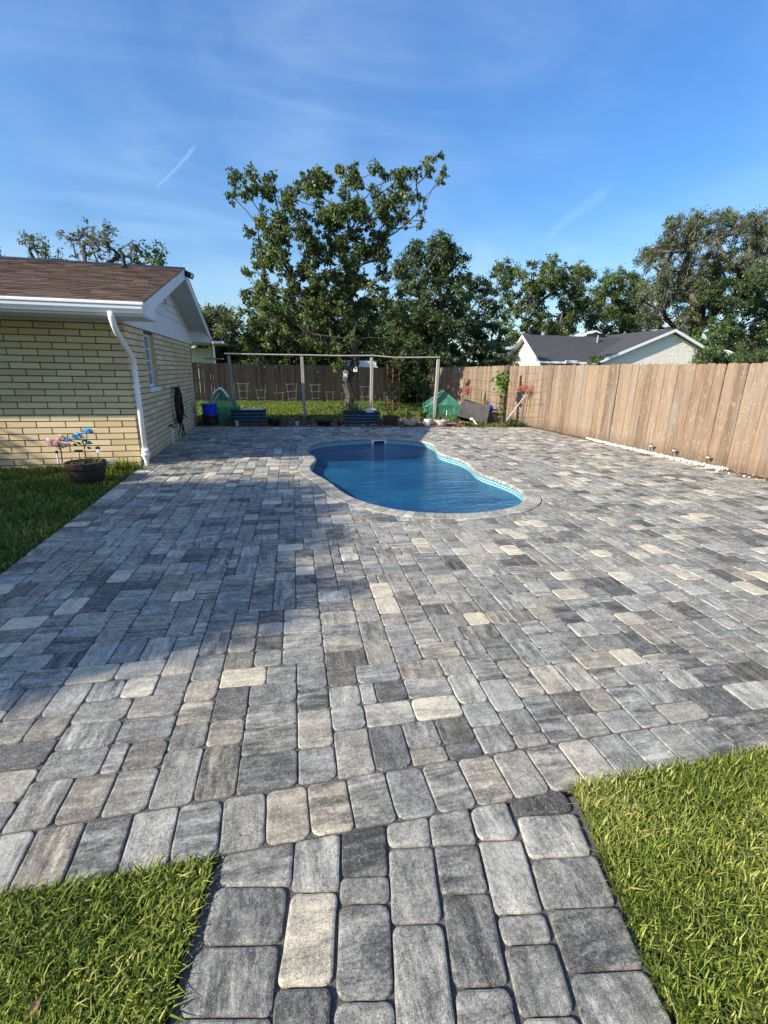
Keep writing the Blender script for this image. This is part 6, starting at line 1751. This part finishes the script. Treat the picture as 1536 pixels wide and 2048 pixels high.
for nm_, ix in (('lid', (0, 1, 2, 3)), ('side', (1, 5, 6, 2)), ('top', (3, 2, 6, 7)), ('end', (4, 0, 3, 7)), ('back', (5, 4, 7, 6)), ('bottom', (4, 5, 1, 0))):
    vs, fs = face([c8[i] for i in ix], 8, 6, .025, rr); q = MB(); q.raw(vs, fs); q.build(nm_, M['tarp'], db, smooth=True)
d2 = thing('fabric_box', 'lower dark fabric bin in front of the brown vine post, under the blue bag', 'box', (7.18, 14.78, 0), .1)
q = MB(); q.prism([(-.30, 0), (.28, 0), (.34, .30), (-.26, .36)], 'y', -.22, .22); q.build('body', M['tarp'], d2); q = MB(); q.tube([(-.27, -.23, .35), (.34, -.23, .30), (.34, .23, .30), (-.27, .23, .35), (-.27, -.23, .35)], .015, 6, False); q.build('rim', M['tarp'], d2)
q = MB(); r3 = np.random.default_rng(9); vs = []; fs = []
for i in range(9):
    for j in range(14):
        a = 2 * PI * j / 14; ph = PI * i / 8; r_ = .13 * (1 + r3.uniform(-.18, .18)); vs.append((r_ * 1.15 * math.sin(ph) * math.cos(a), r_ * math.sin(ph) * math.sin(a), r_ * .95 * math.cos(ph)))
for i in range(8):
    for j in range(14): fs.append([i * 14 + j, i * 14 + (j + 1) % 14, i * 14 + 14 + (j + 1) % 14, i * 14 + 14 + j])
q.raw(vs, fs); q.tube([(.08, 0, 0), (.2, 0, -.05), (.28, .0, -.02), (.30, 0, .06)], [.03, .035, .03, .02], 6)
o = q.build('blue_bag', M['blue2'], None, (7.02, 14.72, .46), smooth=True); tag(o, 'crumpled bright blue bag on top of the lower dark fabric bin', 'bag')
# leaning pole
t = thing('leaning_pole', 'pale pole leaning against the cedar fence near the corner', 'pole', (7.27, 13.9, .05)); q = MB(); q.tube([(-.02, 0, .08), (.60, .0, .92)], .017, 8); q.build('shaft', M['bowl'], t); q = MB(); q.tube([(.60, .0, .92), (.69, .0, 1.04)], .014, 8); q.build('handle', M['blackplastic'], t)
# spiky plant & debris
def spiky(c, lab, seed, n_=26, L=.34, m_=M['leaf_dusty']):
    t = thing('spiky_plant', lab, 'plant', c); r3 = np.random.default_rng(seed); V = []; Fc = []; pcs = []
    for k in range(n_):
        a = r3.uniform(0, 2 * PI); el = r3.uniform(.25, 1.3); l = L * r3.uniform(.6, 1.1); d = np.array([math.cos(a) * math.cos(el), math.sin(a) * math.cos(el), math.sin(el)]); s = np.array([-math.sin(a), math.cos(a), 0]) * .016
        o0 = len(V); V += [-s, s, d * l * .6 + s * 1.1 + [0, 0, .02], d * l, d * l * .6 - s * 1.1 + [0, 0, .02]]; Fc.append([o0, o0 + 1, o0 + 2, o0 + 3, o0 + 4]); pcs += [(r3.uniform(0, 1), 0, 0)] * 5
    link('blades', mesh_np(np.array(V), Fc, m_, pc=pcs), t)
spiky((7.35, 13.75, 0), 'spiky dry-leaved plant at the foot of the leaning pole', 1, 46, .36)
spiky((7.62, 13.55, 0), 'low green spiky plant in the corner where the patio meets the cedar fence', 2, 36, .22, M['leaf_mid'])
spiky((6.45, 14.0, 0), 'pale pointed agave-like leaves in front of the charcoal fabric box', 3, 9, .36)
q = MB(); rr = random.Random(12)
for k in range(26):
    q.cur = (rr.uniform(0, .5), 0, 0); L = rr.uniform(.08, .2); a = rr.uniform(0, PI); c_, s_ = math.cos(a), math.sin(a); x_, y_, z_ = rr.gauss(0, .14), rr.gauss(0, .08), abs(rr.gauss(.04, .04))
    w_ = .025; q.raw([(x_ - c_ * L + s_ * w_, y_ - s_ * L - c_ * w_, z_), (x_ + c_ * L + s_ * w_, y_ + s_ * L - c_ * w_, z_ + rr.uniform(-.05, .08)), (x_ + c_ * L - s_ * w_, y_ + s_ * L + c_ * w_, z_ + .02), (x_ - c_ * L - s_ * w_, y_ - s_ * L + c_ * w_, z_ + .02)], [[0, 1, 2, 3]])
o = q.build('bark_pile', M['straw'], None, (5.85, 13.95, .01)); tag(o, 'heap of reddish-brown palm bark pieces at the patio edge', 'bark heap', kind='stuff')
t = thing('pipe_elbow', 'white plastic pipe with elbow lying over the heap of palm bark', 'pipe', (6.05, 13.83, 0)); q = MB(); q.tube([(-.06, .0, .22), (.03, 0, .20), (.12, -.02, .10), (.20, -.03, .02)], [.03, .034, .034, .034], 8); q.build('pipe', M['pvc'], t, smooth=True); q = MB(); q.lathe([(.03, .2), (.04, .21), (.04, .25), (.01, .26)], (.0, 0, 0), 10); q.build('cap', M['pvc'], t)
pot('black_pot', 'little black pot with a sprig behind the palm bark heap', 'pot', (5.82, 14.35, 0), [(.06, 0), (.08, .12), (.085, .12), (.07, .1)], M['blackplastic'], BP, 0, .1, .07)
sprig('potted_plant', 'small sprig in the little black pot behind the bark heap', (5.82, 14.35, .09), .14, 40, M['leaf_mid'], 51, .05, .04, 5)
q = MB(); q.tube([(0, 0, 0), (.01, 0, .34)], .010, 6); o = q.build('plant_label', M['whiteplastic'], None, (5.30, 14.1, .12)); tag(o, 'thin white plant label stick by the right beige bowl', 'plant label')
q = MB(); q.tube([(0, 0, .02), (.45, -.15, .015)], .018, 6); o = q.build('fallen_stick', M['greywood'], None, (5.3, 14.5, .0)); tag(o, 'pale bare stick lying behind the right beige bowl', 'stick')
for k, (x_, y_) in enumerate(((4.9, 15.6), (5.1, 15.7))):
    pass
sprig('garden_plant', 'dark green leafy plant behind the white bucket', (4.85, 15.1, 0), .42, 260, M['leaf_dark'], 52, .14, .08, 10)
